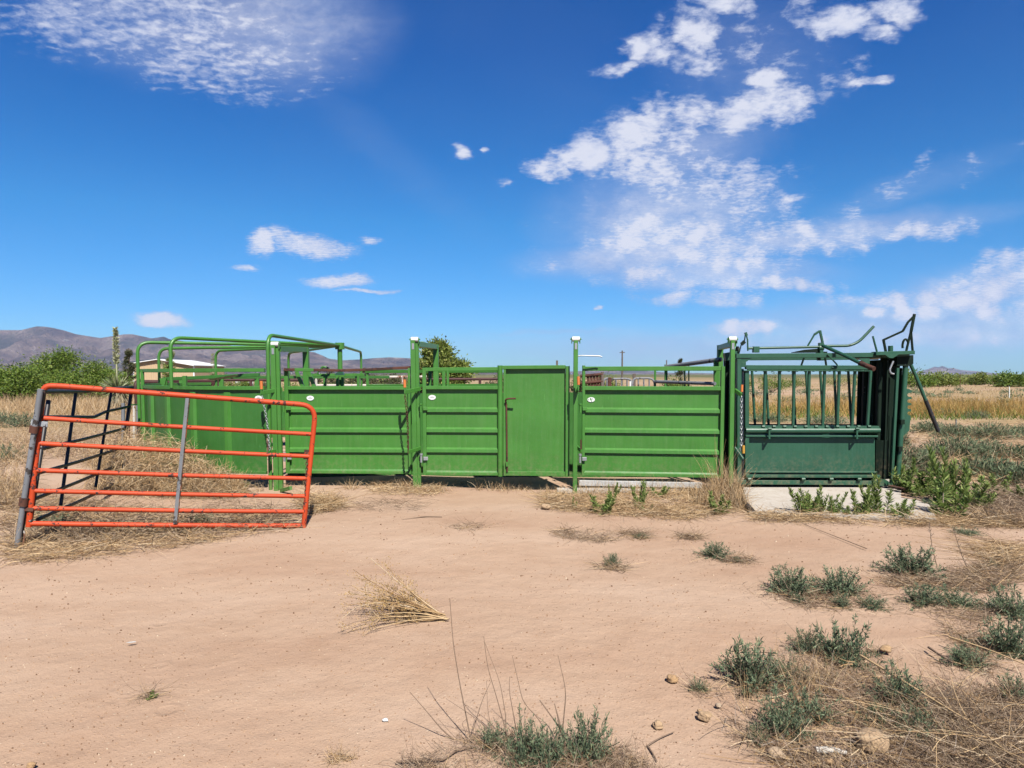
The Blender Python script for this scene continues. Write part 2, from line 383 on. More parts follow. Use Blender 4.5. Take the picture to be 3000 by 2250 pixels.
prof = [(-1500, 30), (-1000, 95), (-600, 120), (-250, 122), (0, 128), (70, 128), (95, 134), (115, 139), (140, 138), (165, 134), (195, 127), (230, 116), (300, 105), (350, 113), (372, 116), (395, 116), (450, 104), (485, 109), (507, 100), (560, 94), (640, 88),
        (720, 78), (780, 72), (850, 70), (905, 66), (922, 64), (947, 54), (965, 45), (1002, 40), (1057, 43), (1088, 46), (1143, 49), (1205, 46), (1257, 43), (1310, 32), (1375, 20), (1420, 12), (1480, 4), (1540, 0)]
mountains('mountains', prof, 4200, 7000, 8200, 3)
mountains('distant_hills', [(1560, 0), (1640, 6), (1700, 9), (1760, 13), (1830, 12), (1900, 9), (1960, 4), (2060, 3), (2160, 0)], 7600, 9300, 10200, 21, .2, 160, 30)
mountains('distant_peaks', [(2640, 0), (2690, 8), (2715, 14), (2735, 22), (2745, 20), (2758, 24), (2775, 17), (2790, 18), (2810, 12), (2850, 9), (2900, 4), (2960, 0)], 9000, 9900, 10400, 33, .25, 160, 30)

SUN = V((.199, -.612, .765)).normalized()
def make_light():
    s = bpy.data.lights.new('sun', 'SUN'); s.energy = 5.0; s.angle = radians(.53); s.color = (1, .95, .87)
    o = bpy.data.objects.new('sun', s); COL.objects.link(o); o.rotation_mode = 'QUATERNION'; o.rotation_quaternion = SUN.to_track_quat('Z', 'Y'); o.location = (3, -8, 12)
make_light()
CLOUDS = [  # azimuth/elevation of each cloud (photo px of the original survey), half-widths, tilt deg, density
 (1907,146,80,46,0,1.1),(1805,200,75,20,-18,.85),(2045,80,80,70,0,1.05),(2120,6,100,34,0,.95),(2245,230,80,34,0,1.0),(2030,200,110,60,0,.62),
 (2380,60,190,80,0,.66),(2150,140,270,110,0,.62),(2310,220,190,100,0,.72),
 (1612,500,70,44,0,.95),(1725,450,90,50,0,1.2),(1850,395,125,68,-10,1.3),(2000,355,135,74,0,1.25),(2150,345,125,68,0,1.2),(2280,300,110,80,0,1.0),
 (1950,480,290,105,0,1.15),(2060,580,280,105,0,1.12),(1980,680,350,85,-4,1.22),(1800,745,240,52,-10,1.05),(2150,720,430,64,-6,1.2),(2560,692,380,34,-7,1.0),
 (2050,790,320,50,-3,1.12),(2180,830,350,26,2,1.1),(2080,875,210,30,2,1.0),(2320,592,60,16,-15,.8),
 (2650,545,240,60,-22,.55),(2900,480,200,40,-22,.42),
 (2480,62,95,46,-10,1.15),(2620,35,80,45,0,1.0),(2560,105,60,28,0,.95),(2555,242,70,14,-6,.85),
 (2640,868,250,36,-4,1.05),(2850,855,220,66,-8,1.25),(2985,795,150,72,-10,1.2),(2950,905,170,60,0,1.1),
 (2550,915,34,26,0,1.15),(2640,922,48,34,0,1.2),(2720,920,60,30,0,1.1),(2190,962,130,26,0,1.2),(2380,980,330,30,0,.85),
 (2700,985,430,50,0,.8),
 (1353,449,32,21,0,.95),(1433,443,18,10,0,.8),(1470,545,42,13,15,.8),
 (768,711,40,31,0,.98),(905,716,140,32,8,1.05),(1085,702,36,13,5,.7),(712,780,46,11,0,.75),(1000,822,88,20,0,.9),(1085,854,84,7,2,.8),(472,938,74,21,3,1.05),
 (440,30,400,130,0,.78),(640,100,350,145,8,.78),(230,60,200,100,20,.72),(600,190,260,85,10,.70),(1745,902,14,7,0,.9)]
VEILS = [(820, 70, 280, 180, 0, .60), (500, 60, 380, 160, 8, .34), (1960, 640, 330, 150, -4, .66), (1880, 740, 330, 60, -6, .76), (2350, 698, 560, 46, -7, .66), (2080, 800, 360, 50, 0, .66), (2000, 450, 260, 90, -10, .45), (2200, 170, 260, 180, 0, .16), (2650, 560, 340, 50, -20, .16),
 (2700, 960, 560, 80, 0, .68), (2850, 850, 260, 70, -8, .62), (2150, 1025, 760, 60, 0, .56), (1650, 975, 240, 8, -1, .40), (1100, 420, 420, 60, 40, .06)]
def make_world():
    w = bpy.data.worlds.new('World'); scene.world = w; w.use_nodes = True; nt = w.node_tree; L = nt.links
    bg = nt.nodes['Background']
    sky = N(nt, 'ShaderNodeTexSky', sky_type='NISHITA'); sky.sun_disc = False
    sky.sun_elevation = math.asin(SUN.z); sky.sun_rotation = atan2(SUN.x, SUN.y)
    sky.altitude = 1300; sky.air_density = 1.0; sky.dust_density = .6; sky.ozone_density = 2.2
    hs = N(nt, 'ShaderNodeHueSaturation'); setin(hs, {'Saturation': 1.22, 'Value': 1.0, 'Hue': .5}); L.new(sky.outputs[0], hs.inputs['Color'])
    gm = N(nt, 'ShaderNodeMix', data_type='RGBA', blend_type='MULTIPLY'); gm.inputs[0].default_value = 1; L.new(hs.outputs[0], gm.inputs[6]); gm.inputs[7].default_value = SKYTINT
    sz0 = N(nt, 'ShaderNodeSeparateXYZ'); L.new(N(nt, 'ShaderNodeTexCoord').outputs['Generated'], sz0.inputs[0])
    tint = ramp(nt, sz0.outputs[2], [(0, (.58, .57, .71)), (.07, (.50, .56, .76)), (.20, (.30, .61, .76)), (.40, (.03, .45, .73)), (.8, (.01, .38, .68))])
    gm2 = N(nt, 'ShaderNodeMix', data_type='RGBA', blend_type='MULTIPLY'); gm2.inputs[0].default_value = 1; L.new(gm.outputs[2], gm2.inputs[6]); L.new(tint, gm2.inputs[7]); gm = gm2
    tc = N(nt, 'ShaderNodeTexCoord').outputs['Generated']
    s = N(nt, 'ShaderNodeSeparateXYZ'); L.new(tc, s.inputs[0])
    y = mth(nt, 'MAXIMUM', s.outputs[1], .02)
    u = mth(nt, 'DIVIDE', s.outputs[0], y); v = mth(nt, 'DIVIDE', s.outputs[2], y)
    cb = N(nt, 'ShaderNodeCombineXYZ'); L.new(u, cb.inputs[0]); L.new(v, cb.inputs[1]); uv = cb.outputs[0]
    # warp edges
    st = N(nt, 'ShaderNodeMapping'); st.inputs['Scale'].default_value = (1, 1.7, 1); L.new(uv, st.inputs[0]); suv = st.outputs[0]
    wn = N(nt, 'ShaderNodeTexNoise'); setin(wn, {'Scale': 9, 'Detail': 5, 'Roughness': .6}); L.new(suv, wn.inputs['Vector'])
    wv = N(nt, 'ShaderNodeVectorMath', operation='MULTIPLY_ADD'); L.new(wn.outputs['Color'], wv.inputs[0]); wv.inputs[1].default_value = (.06, .035, 0); L.new(uv, wv.inputs[2])
    wo = N(nt, 'ShaderNodeVectorMath', operation='SUBTRACT'); L.new(wv.outputs[0], wo.inputs[0]); wo.inputs[1].default_value = (.03, .0175, 0); wuv = wo.outputs[0]
    cur = None; smo = None; prev = None
    sw = N(nt, 'ShaderNodeSeparateXYZ'); L.new(wuv, sw.inputs[0])
    def blob(cx, cy, rx, ry, rot, den, grow, hi, lo):
        # the running value rides along in z (scaled away) so that the clouds are worked out one after another
        nonlocal prev
        r = ray(cx, cy); uu, vv = r.x/r.y, r.z/r.y
        cbv = N(nt, 'ShaderNodeCombineXYZ'); L.new(sw.outputs[0], cbv.inputs[0]); L.new(sw.outputs[1], cbv.inputs[1])
        if prev is not None: L.new(prev, cbv.inputs[2])
        mp = N(nt, 'ShaderNodeMapping', vector_type='TEXTURE'); mp.inputs['Location'].default_value = (uu, vv, 0)
        mp.inputs['Rotation'].default_value = (0, 0, radians(-rot)); mp.inputs['Scale'].default_value = (rx/F*grow, ry/F*grow, 1e5); L.new(cbv.outputs[0], mp.inputs[0])
        ln = N(nt, 'ShaderNodeVectorMath', operation='LENGTH'); L.new(mp.outputs[0], ln.inputs[0])
        mr = N(nt, 'ShaderNodeMapRange', interpolation_type='SMOOTHSTEP'); setin(mr, {'From Min': hi, 'From Max': lo, 'To Min': 0, 'To Max': den}); L.new(ln.outputs['Value'], mr.inputs[0])
        prev = mr.outputs[0]; return prev
    for c in CLOUDS:
        if c[5] > 0:
            m = blob(*c[:5], c[5]*(1.3 if c[2] < 125 else 1.0), 1.42, 1.15, .25); cur = m if cur is None else mth(nt, 'MAXIMUM', cur, m); prev = cur
    for c in VEILS:
        m = blob(*c, 1.3, 1.1, .15); smo = m if smo is None else mth(nt, 'MAXIMUM', smo, m); prev = smo
    n1 = noise(nt, suv, 20, 7, .68, .25)
    # small mackerel cells, finer towards the horizon as on a level cloud sheet
    zz = mth(nt, 'ADD', mth(nt, 'MAXIMUM', s.outputs[2], 0), .10)
    pl = N(nt, 'ShaderNodeCombineXYZ'); L.new(mth(nt, 'DIVIDE', s.outputs[0], zz), pl.inputs[0]); L.new(mth(nt, 'DIVIDE', s.outputs[1], zz), pl.inputs[1])
    n2 = noise(nt, pl.outputs[0], 34, 6, .62, .3)
    wvn = N(nt, 'ShaderNodeTexWave', bands_direction='Y'); setin(wvn, {'Scale': 8, 'Distortion': 9, 'Detail': 4, 'Detail Scale': 1.4}); L.new(pl.outputs[0], wvn.inputs['Vector'])
    left = mth(nt, 'MULTIPLY', mth(nt, 'LESS_THAN', u, -.15), .16)
    rip = mth(nt, 'MULTIPLY', mth(nt, 'SUBTRACT', wvn.outputs['Fac'], .5), left)
    tex = mth(nt, 'ADD', mth(nt, 'MULTIPLY', mth(nt, 'SUBTRACT', n1, .5), 1.5), mth(nt, 'MULTIPLY', mth(nt, 'SUBTRACT', n2, .5), 1.5))
    tex = mth(nt, 'ADD', tex, rip)
    vo = N(nt, 'ShaderNodeTexVoronoi', feature='SMOOTH_F1'); setin(vo, {'Scale': 27, 'Smoothness': .55, 'Detail': 1.0, 'Roughness': .5}); L.new(wuv, vo.inputs['Vector'])
    tex = mth(nt, 'ADD', tex, mth(nt, 'MULTIPLY', mth(nt, 'SUBTRACT', .50, vo.outputs['Distance']), mth(nt, 'ADD', .15, mth(nt, 'MULTIPLY', mth(nt, 'GREATER_THAN', u, -.15), .85))))
    gate = mth(nt, 'MULTIPLY', cur, 5, True)
    den = mth(nt, 'ADD', cur, mth(nt, 'MULTIPLY', tex, gate))
    mr = N(nt, 'ShaderNodeMapRange', interpolation_type='SMOOTHSTEP'); setin(mr, {'From Min': .08, 'From Max': 1.30, 'To Min': 0, 'To Max': .95}); L.new(den, mr.inputs[0])
    shade = noise(nt, suv, 7, 6, .6)
    ccol = ramp(nt, mth(nt, 'ADD', mth(nt, 'MULTIPLY', shade, .6), mth(nt, 'MULTIPLY', den, .25)), [(.3, CLO), (.62, CHI)])
    # thin high veil that whitens the sky low down to the right
    veil = mth(nt, 'MULTIPLY', ramp(nt, noise(nt, suv, 2.2, 4, .5), [(.42, (0, 0, 0)), (.75, (1, 1, 1))]), .04)
    base = mixc(nt, veil, gm.outputs[2], ccol)
    veil2 = mth(nt, 'MULTIPLY', smo, mth(nt, 'ADD', .30, mth(nt, 'MULTIPLY', n1, 1.35)), True)
    sky_c = mixc(nt, mth(nt, 'MAXIMUM', mr.outputs[0], veil2), base, ccol)
    L.new(sky_c, bg.inputs['Color']); bg.inputs['Strength'].default_value = SKYS
SKYS = .064; SKYTINT = (.44, .88, .98, 1)
CLO = (2.35, 2.9, 4.4); CHI = (4.5, 4.65, 5.3)
make_world()
def make_haze(density=4.3e-5):
    mb = MB(); z0, z1 = -20.0, 500.0
    vs = [(x, y, z) for z in (z0, z1) for x, y in ((-11500, -1500), (11500, -1500), (11500, 11500), (-11500, 11500))]
    mb.add(vs, [(3, 2, 1, 0), (4, 5, 6, 7), (0, 1, 5, 4), (1, 2, 6, 5), (2, 3, 7, 6), (3, 0, 4, 7)])
    m = bpy.data.materials.new('haze_air'); m.use_nodes = True; nt = m.node_tree; nt.nodes.remove(nt.nodes['Principled BSDF'])
    pv = N(nt, 'ShaderNodeVolumePrincipled'); setin(pv, {'Color': (.57, .69, 1.0, 1), 'Density': density, 'Anisotropy': .2})
    nt.links.new(pv.outputs[0], nt.nodes['Material Output'].inputs['Volume']);
    try: m.cycles.homogeneous_volume = True
    except Exception: pass
    o = mb.build('haze', m, org=V((0, 0, 0))); tag(o, kind='stuff'); o.display_type = 'WIRE'
HAZE = True
if HAZE: make_haze()
# ------------------------------------------------------------------ orange tube gate and the leaning post it hangs on
def grounded(p, z=-.05): return V((p.x, p.y, z))
def orange_gate():
    pl = Plane((84, 6.55), (888, 7.45)); q = lambda x, y, o=0: pl(x, y, o)
    t = thing('tube_gate', 'orange tube gate with chipped paint sagging from a leaning grey post', 'gate', grounded(q(480, 1536), 0))
    mb = MB(); mb.tube(fillet([q(84, 1543), q(128, 1130), q(176, 1131), q(926, 1188), q(889, 1547)], .17, 9), .026, 14)
    # square the far top corner less than the near one
    mb.build('outer_frame', ORANGE, t)
    for a, b in (((129, 1225), (911, 1272)), ((111, 1299), (906, 1337)), ((106, 1378), (899, 1402)), ((102, 1438), (895, 1454)), ((95, 1489), (891, 1499)), ((86, 1534), (888, 1540))):
        A, B = q(*a), q(*b); mid = A.lerp(B, .45)+V((0, 0, -.006))
        MB().tube([A, A.lerp(B, .2)+V((0, 0, -.003)), mid, A.lerp(B, .75)+V((0, 0, -.004)), B], .0220 if a[1] < 1530 else .0245, 12).build('rail', ORANGE, t)
    mb = MB(); n = -pl.n if pl.n.y > 0 else pl.n
    a, b = q(549, 1166, .03), q(513, 1533, .03); mb.bar(a, b, .032, .007, .002, up=n); mb.build('brace_strap', GREY, t)
    MB().bar(q(556, 1166, .012), q(520, 1533, .012), .007, .036, .002, up=n).build('brace_flange', RUSTO, t)
    mb = MB(); mb.bar(q(93, 1240, .03), q(142, 1243, .03), .05, .012, .004, up=n); mb.tube([q(133, 1243, .03), q(133, 1243, .055)], .012, 8)
    mb.tube([q(104, 1228, .0), q(104, 1252, .0)], .034, 12); mb.build('hinge_clamp', GALV, t)
    mb = MB(); mb.bar(q(64, 1490, .03), q(100, 1492, .03), .036, .012, .004, up=n); mb.tube([q(70, 1478), q(70, 1498)], .032, 12); mb.build('hinge_clamp', RUST, t)
    # stub plate and latch chain on the free end
    MB().bar(q(899, 1318, .0), q(896, 1346, .0), .05, .014, .003, up=n).build('latch_plate', RUSTO, t)
    mb = MB(); chain(mb, q(899, 1346, .015), q(893, 1500, .015), .0, .04, .004); mb.build('latch_chain', RUST, t)
    # the post
    t = thing('gate_post', 'grey steel post with flaking paint leaning beside the orange gate', 'post', G(48, 1612))
    base, top = P(47, 1620, 6.50), P(119, 1140, 6.50)
    MB().tube([base, base.lerp(top, .5), top], .0245, 12).build('post_tube', GREY, t)
    MB().bar(P(57, 1600, 6.56), P(130, 1142, 6.56), .03, .03, .005).build('post_angle', BLACKP, t)
    for y0, y1, x0 in ((1248, 1268, 99), (1458, 1482, 69)):
        MB().tube([P(x0-1, y1, 6.5), P(x0+2, y0, 6.5)], .038, 12).build('hinge_collar', RUST, t)
orange_gate()
def black_panel():
    pl = Plane((118, 6.95), (368, 10.5)); q = pl
    t = thing('pipe_barrier', 'black pipe panel with bent rails behind the orange gate', 'fence panel', grounded(q(240, 1450), 0))
    MB().tube(fillet([q(128, 1147), q(250, 1146), q(386, 1134)], .05, 3), .024, 10).build('rail', BLACKP, t)
    MB().tube(fillet([q(125, 1222), q(276, 1222), q(310, 1206), q(378, 1191)], .06, 3), .019, 8).build('rail', BLACKP, t)
    for a, b in (((118, 1316), (370, 1254)), ((106, 1388), (358, 1312)), ((98, 1463), (347, 1362)), ((110, 1522), (340, 1418))):
        MB().tube([q(*a), q((a[0]+b[0])/2, (a[1]+b[1])/2+2), q(*b)], .019, 8).build('rail', BLACKP, t)
    for a, b, r in (((142, 1174), (88, 1530), .022), ((222, 1150), (178, 1480), .018), ((326, 1148), (280, 1426), .018), ((387, 1132), (346, 1424), .027)):
        MB().tube([q(*a), q(*b)], r, 10).build('upright', BLACKP, t)
black_panel()
def stub_posts():
    t = MB().tube([P(360, 1420, 10.9), P(361, 1181, 10.9)], .027, 12).build('pipe_post', GREY); tag(t, 'short grey pipe post just behind the black pipe panel end', 'post')
    t = MB().bar(P(393, 1330, 12.3), P(393, 1186, 12.3), .036, .03).build('stake', PEEL); tag(t, 'white stake with peeling paint behind the black pipe panel', 'stake')
    t = MB().bar(P(379, 1330, 12.0), P(379, 1245, 12.0), .02, .02).build('stake', RUST); tag(t, 'thin rusty stake beside the peeling white stake', 'stake')
    t = MB().tube([P(405, 1330, 12.6), P(404, 1150, 12.6)], .032, 12).build('pipe_post', GREY); tag(t, 'grey pipe post pressed against the left end of the green tub', 'post')
    t = MB().tube(fillet([P(400, 1185, 12.1), P(396, 1120, 12.1), P(412, 1114, 12.3)], .1), .03, 10).build('pipe_hook', BROWNP); tag(t, 'bent brown pipe end curling beside the green tub', 'pipe')
    t = MB().tube([P(386, 1186, 11.5), P(412, 1185, 12.0)], .012, 8).build('tie_rod', GREEN_SHADED); tag(t, 'thin green rod tying the black panel to the green tub', 'rod')
stub_posts()

# ------------------------------------------------------------------ green crowding tub
CX, CY, R = -3.17, 13.25, 3.3
def cp(th, z, r=R): return V((CX+r*cos(th), CY+r*sin(th), z))
def arc_bar(mb, th0, th1, z, w, h, r=R, n=28):
    for i in range(n):
        a, b = th0+(th1-th0)*i/n, th0+(th1-th0)*(i+1)/n
        mb.bar(cp(a, z, r), cp(b, z, r), w, h, .003)
def theta(px, near):
    r0 = ray(px, HY); sx = r0.x/r0.y
    A = 1+sx*sx; B = -2*(sx*CX+CY); C = CX*CX+CY*CY-R*R; D = max(0, B*B-4*A*C)
    d = (-B+(-1 if near else 1)*sqrt(D))/(2*A); return atan2(d-CY, sx*d-CX)
def sheet(mb, th0, th1, z0, z1, r, n=48, th=.006):
    A = [th0+(th1-th0)*i/n for i in range(n+1)]
    for (za, ra), (zb, rb), sm in (((z0, r), (z1, r), True), ((z1, r), (z1, r-th), False), ((z1, r-th), (z0, r-th), True), ((z0, r-th), (z0, r), False)):
        vs = []
        for a in A: vs += [cp(a, za, ra), cp(a, zb, rb)]
        mb.add(vs, [(2*i, 2*i+1, 2*i+3, 2*i+2) for i in range(n)], sm)
def tub():
    t = thing('crowding_tub', 'round green steel crowding tub with overhead pipe bows', 'livestock tub', V((CX, CY, 0)))
    th_a = radians(-94.5); th_l = radians(-205)
    mb = MB(); sheet(mb, th_a, th_l, .215, 1.40, R-.012); mb.build('curved_sheet', GREEN_SHADED, t)
    mb = MB(); arc_bar(mb, th_a, th_l, 1.405, .055, .052); mb.build('middle_rail', GREEN, t)
    mb = MB(); arc_bar(mb, th_a, th_l, 1.655, .05, .05); mb.build('top_rail', GREEN, t)
    mb = MB(); arc_bar(mb, th_a, th_l, .225, .05, .04); mb.build('bottom_rail', GREEN_SHADED, t)
    for px in (442, 488, 563, 663):
        a = theta(px, True); e = V((cos(a), sin(a), 0)); s = V((-sin(a), cos(a), 0))
        p = cp(a, 0, R+.004); mb = MB(); k = .055
        for z0, z1 in ((.25, 1.345),):
            A, B = p+V((0, 0, z0)), p+V((0, 0, z1))
            mb.prism([A-s*k-e*.02, A-s*k*.55+e*.022, A+s*k*.55+e*.022, A+s*k-e*.02], B-A)
        mb.build('sheet_rib', GREEN, t)
    for px in (421,):
        a = theta(px, True); MB().bar(cp(a, .1, R+.02), cp(a, 1.66, R+.02), .05, .03).build('end_post', GREEN, t)
    zb = 2.12; hub = V((CX, CY, zb+.005))
    for px, near, zt, zbot in ((412, True, 2.10, .05), (508, True, 2.13, 1.40), (789, True, 2.14, -.03), (472, False, 2.07, .9), (636, False, 2.08, .9), (847, False, 2.07, .9), (1058, False, 2.11, .9)):
        a = theta(px, near); f = cp(a, zbot, R+.035)
        mb = MB(); mb.tube(fillet([f, cp(a, zt, R+.035), hub], .19, 9), .0265, 12); mb.build('overhead_bow', GREEN, t)
    MB().tube([V((CX, CY, 0)), V((CX, CY, zb+.05))], .045, 14).build('hub_post', GREEN, t)
    MB().tube([hub+V((0, 0, -.07)), hub+V((0, 0, .05))], .085, 14).build('hub_cap', GREEN, t)
    # far half of the ring
    ta, tb = radians(155), radians(84)
    mb = MB(); sheet(mb, ta, tb, .2, 1.22, R); mb.build('rear_sheet', GREEN_SHADED, t)
    mb = MB(); arc_bar(mb, ta, tb, 1.53, .05, .06); mb.build('rear_rail', GREEN_SHADED, t)
    for px in (482, 532, 648, 752):
        a = theta(px, False); MB().bar(cp(a, 1.1), cp(a, 1.52), .09, .05).build('rear_upright', GREEN, t)
    # sticker
    a = theta(756, True); sticker(cp(a, 1.268, R+.004), V((cos(a), sin(a), 0)), t)
    # folded stop gate inside, seen through the open rails
    MB().bar(P(478, 1111, 12.9), P(760, 1098, 12.6), .05, .06).build('stop_rail', GREEN_SHADED, t)
    MB().bar(P(541, 1101, 11.6), P(542, 1140, 11.6), .06, .06).build('stop_upright', GREEN, t)
    MB().prism([P(467, 1108, 12.8), P(487, 1108, 12.8), P(478, 1142, 12.8)], V((0, .03, 0))).build('gusset', GREEN, t)
    MB().prism([P(605, 1112, 12.0), P(685, 1098, 12.3), P(655, 1104, 12.2)], V((0, .25, -.02))).build('twisted_flat_bar', GREEN_SHADED, t)
def sticker(c, n, parent, w=.052, h=.034, worn=False):
    n = V(n).normalized(); s = V((0, 0, 1)).cross(n).normalized(); mb = MB()
    mb.prism([c+s*(w*cos(2*pi*k/20))+V((0, 0, 1))*(h*sin(2*pi*k/20)) for k in range(20)], n*.003)
    o = mb.build('maker_sticker', STICKER, parent)
    mb = MB(); g = c+n*.0035
    if not worn:
        mb.prism([g+s*(x*w)+V((0, 0, z*h)) for x, z in ((-.62, -.16), (.62, -.16), (.55, -.02), (-.55, -.02))], n*.001)
        mb.prism([g+s*(x*w)+V((0, 0, z*h)) for x, z in ((-.35, .22), (.35, .22), (.35, .30), (-.35, .30))], n*.001)
    else:
        for k in range(11):
            a = rng.uniform(0, 2*pi); rr = rng.uniform(.1, .85); cc = g+s*(w*rr*cos(a))+V((0, 0, h*rr*sin(a)*.9)); m = rng.uniform(.12, .3)
            mb.prism([cc+s*(w*m*.6*cos(2*pi*j/7)*rng.uniform(.6, 1.2))+V((0, 0, h*m*sin(2*pi*j/7)*rng.uniform(.6, 1.2))) for j in range(7)], n*.001*(1+k*.1))
    mb.build('sticker_print' if not worn else 'torn_patch', GREY if not worn else GREEN, o, org=ORG[o.name])
tub()

# ------------------------------------------------------------------ straight green panels
def ribbed_sheet(mb, A, B, z0, z1, ribs, o):
    """steel sheet from A to B (xy) with pressed ribs; o = outward normal"""
    prof = [(z1, 0)]
    for zt in ribs: prof += [(zt+.003, 0), (zt, .004), (zt-.022, .030), (zt-.064, .033), (zt-.068, .030), (zt-.070, 0)]
    prof += [(z0+.03, 0), (z0, .012)]
    for p, q, in ((A, B),):
        vs = []
        for z, d in prof:
            vs += [V((p.x, p.y, z))+o*d, V((q.x, q.y, z))+o*d]
        mb.add(vs, [(2*i, 2*i+1, 2*i+3, 2*i+2) for i in range(len(prof)-1)])
def frame_axes(a, da, b, db):
    A, B = P(a, HY, da), P(b, HY, db); t = (B-A).normalized(); o = V((t.y, -t.x, 0)).normalized()
    if o.y > 0: o = -o
    A.z = B.z = 0; return A, B, t, o
Z = lambda v: V((0, 0, v))
RIBS = (1.128, .845, .562)
def hinge_parts(t, x, d, zs):
    for z in zs:
        c = P(x, HY, d); c.z = z; mb = MB()
        mb.tube([c+Z(-.05), c+Z(.05)], .016, 10); mb.tube([c+Z(.05), c+Z(.075)], .024, 8); mb.bar(c+V((.03, .02, 0)), c+V((.09, .03, 0)), .03, .05); mb.build('hinge', GALV if z < .5 else GREEN, t)
def panel_one():
    A, B, t, o = frame_axes(839, 10.12, 1199, 10.05)
    r = thing('sheeted_gate', 'green sheeted gate with a rusty top bar beside the tub', 'gate', (A+B)/2)
    zt, zb = 1.655, .195
    MB().bar(A+Z(zb), A+Z(zt+.02), .055, .055).build('side_post', GREEN, r); MB().bar(B+Z(zb), B+Z(zt+.03), .035, .055).build('side_post', GREEN, r)
    MB().bar(A+t*.028+Z(1.405), B-t*.018+Z(1.405), .055, .05).build('middle_rail', GREEN, r)
    MB().bar(A+t*.028+Z(zb+.02), B-t*.018+Z(zb+.02), .055, .04).build('bottom_rail', GREEN, r)
    mb = MB(); ribbed_sheet(mb, A+t*.02-o*.022, B-t*.015-o*.022, zb+.03, 1.385, RIBS, o); mb.build('ribbed_sheet', GREEN, r)
    # bent rusty top bar with a painted length
    y = lambda px, py, dd=0: P(px, py, 10.06)
    MB().bar(y(832, 1083), y(865, 1083), .05, .04).build('top_bar', RUST, r)
    MB().bar(y(865, 1083), y(920, 1084), .055, .045).build('painted_top_bar', GREEN, r)
    mb = MB(); mb.bar(y(920, 1084), y(1000, 1085.5), .05, .038); mb.bar(y(1000, 1085.5), y(1080, 1083), .05, .038); mb.bar(y(1080, 1083), y(1202, 1076.5), .05, .038); mb.build('rusty_top_bar', RUST, r)
    
    for x in (854, 936): MB().tube([y(x, 1078), y(x, 1096)], .012, 8).build('bolt', GALV, r)
    for x0, x1 in ((869, 888), (904, 922)):
        MB().bar(P(x0, 1088, 10.2), P(x1, 1136, 10.2), .05, .04).build('brace', GREEN, r)
    a = A+t*.33+Z(1.262)+o*.005; sticker(a-o*.02, o, r)
    hinge_parts(r, 829, 10.05, (1.12, .42))
panel_one()
def panel_two():
    A, B, t, o = frame_axes(1243, 10.02, 1663, 9.9)
    r = thing('walk_through_gate', 'green panel with ribbed sheet and a plain man door', 'gate', (A+B)/2)
    zt, zb = 1.69, .185
    def at(px): # point along the panel seen at px
        rr = ray(px, HY); n = V((t.y, -t.x, 0)); k = (A-V((0, 0, 0))).dot(n)/V((rr.x, rr.y, 0)).dot(n); return V((rr.x*k, rr.y*k, 0))
    MB().bar(A+Z(zb), A+Z(zt), .05, .055).build('side_post', GREEN, r)
    dj = at(1465); MB().tube([dj+Z(zb-.01), dj+Z(zt+.03)], .036, 16).build('door_post', GREEN, r)
    MB().bar(B+Z(zb), B+Z(zt+.02), .055, .06).build('side_post', GREEN, r)
    MB().bar(A+t*.026+Z(zt-.025), dj-t*.03+Z(zt-.018), .05, .05).build('top_rail', GREEN, r)
    MB().bar(A+t*.026+Z(1.412), dj-t*.03+Z(1.412), .055, .05).build('middle_rail', GREEN, r)
    MB().bar(A+t*.026+Z(zb+.02), dj-t*.03+Z(zb+.02), .055, .04).build('bottom_rail', GREEN, r)
    mb = MB(); ribbed_sheet(mb, A+t*.02-o*.022, dj-t*.01-o*.022, zb+.03, 1.392, [z+.008 for z in RIBS], o); mb.build('ribbed_sheet', GREEN, r)
    # door
    d0 = at(1476); mb = MB(); e = B-t*.03
    mb.bar(d0+t*.012+Z(zb), d0+t*.012+Z(zt-.01), .035, .05); mb.bar(dj+t*.03+Z(zt+.002), e+Z(zt+.008), .06, .05); mb.bar(d0+t*.032+Z(zb+.03), e+Z(zb+.03), .05, .06)
    mb.build('door_frame', GREEN, r)
    mb = MB(); mb.prism([d0+t*.02-o*.03+Z(zb+.04), e-o*.03+Z(zb+.04), e-o*.03+Z(zt-.01), d0+t*.02-o*.03+Z(zt-.01)], o*.006); dr = mb.build('door', GREEN, r)
    q = lambda px, py, k=.035: P(px, py, (at(px)+o*k).y)
    MB().tube([q(1483.5, 1184), q(1485.5, 1353)], .0125, 8).build('latch_rod', RUST, dr, org=ORG[dr.name])
    MB().tube([q(1485.5, 1366), q(1486, 1382)], .0125, 8).build('latch_rod', RUST, dr, org=ORG[dr.name])
    MB().bar(q(1485, 1353), q(1485, 1366), .03, .05).build('rod_guide', GREEN, dr, org=ORG[dr.name])
    MB().tube(fillet([q(1483, 1186), q(1481, 1171, .07), q(1488, 1168, .09), q(1511, 1167.5, .10)], .03), .0125, 8).build('latch_handle', RUST, dr, org=ORG[dr.name])
    sticker(at(1265)+Z(1.275)-o*.016, o, r)
    hinge_parts(r, 1232, 9.95, (1.12, .42))
panel_two()
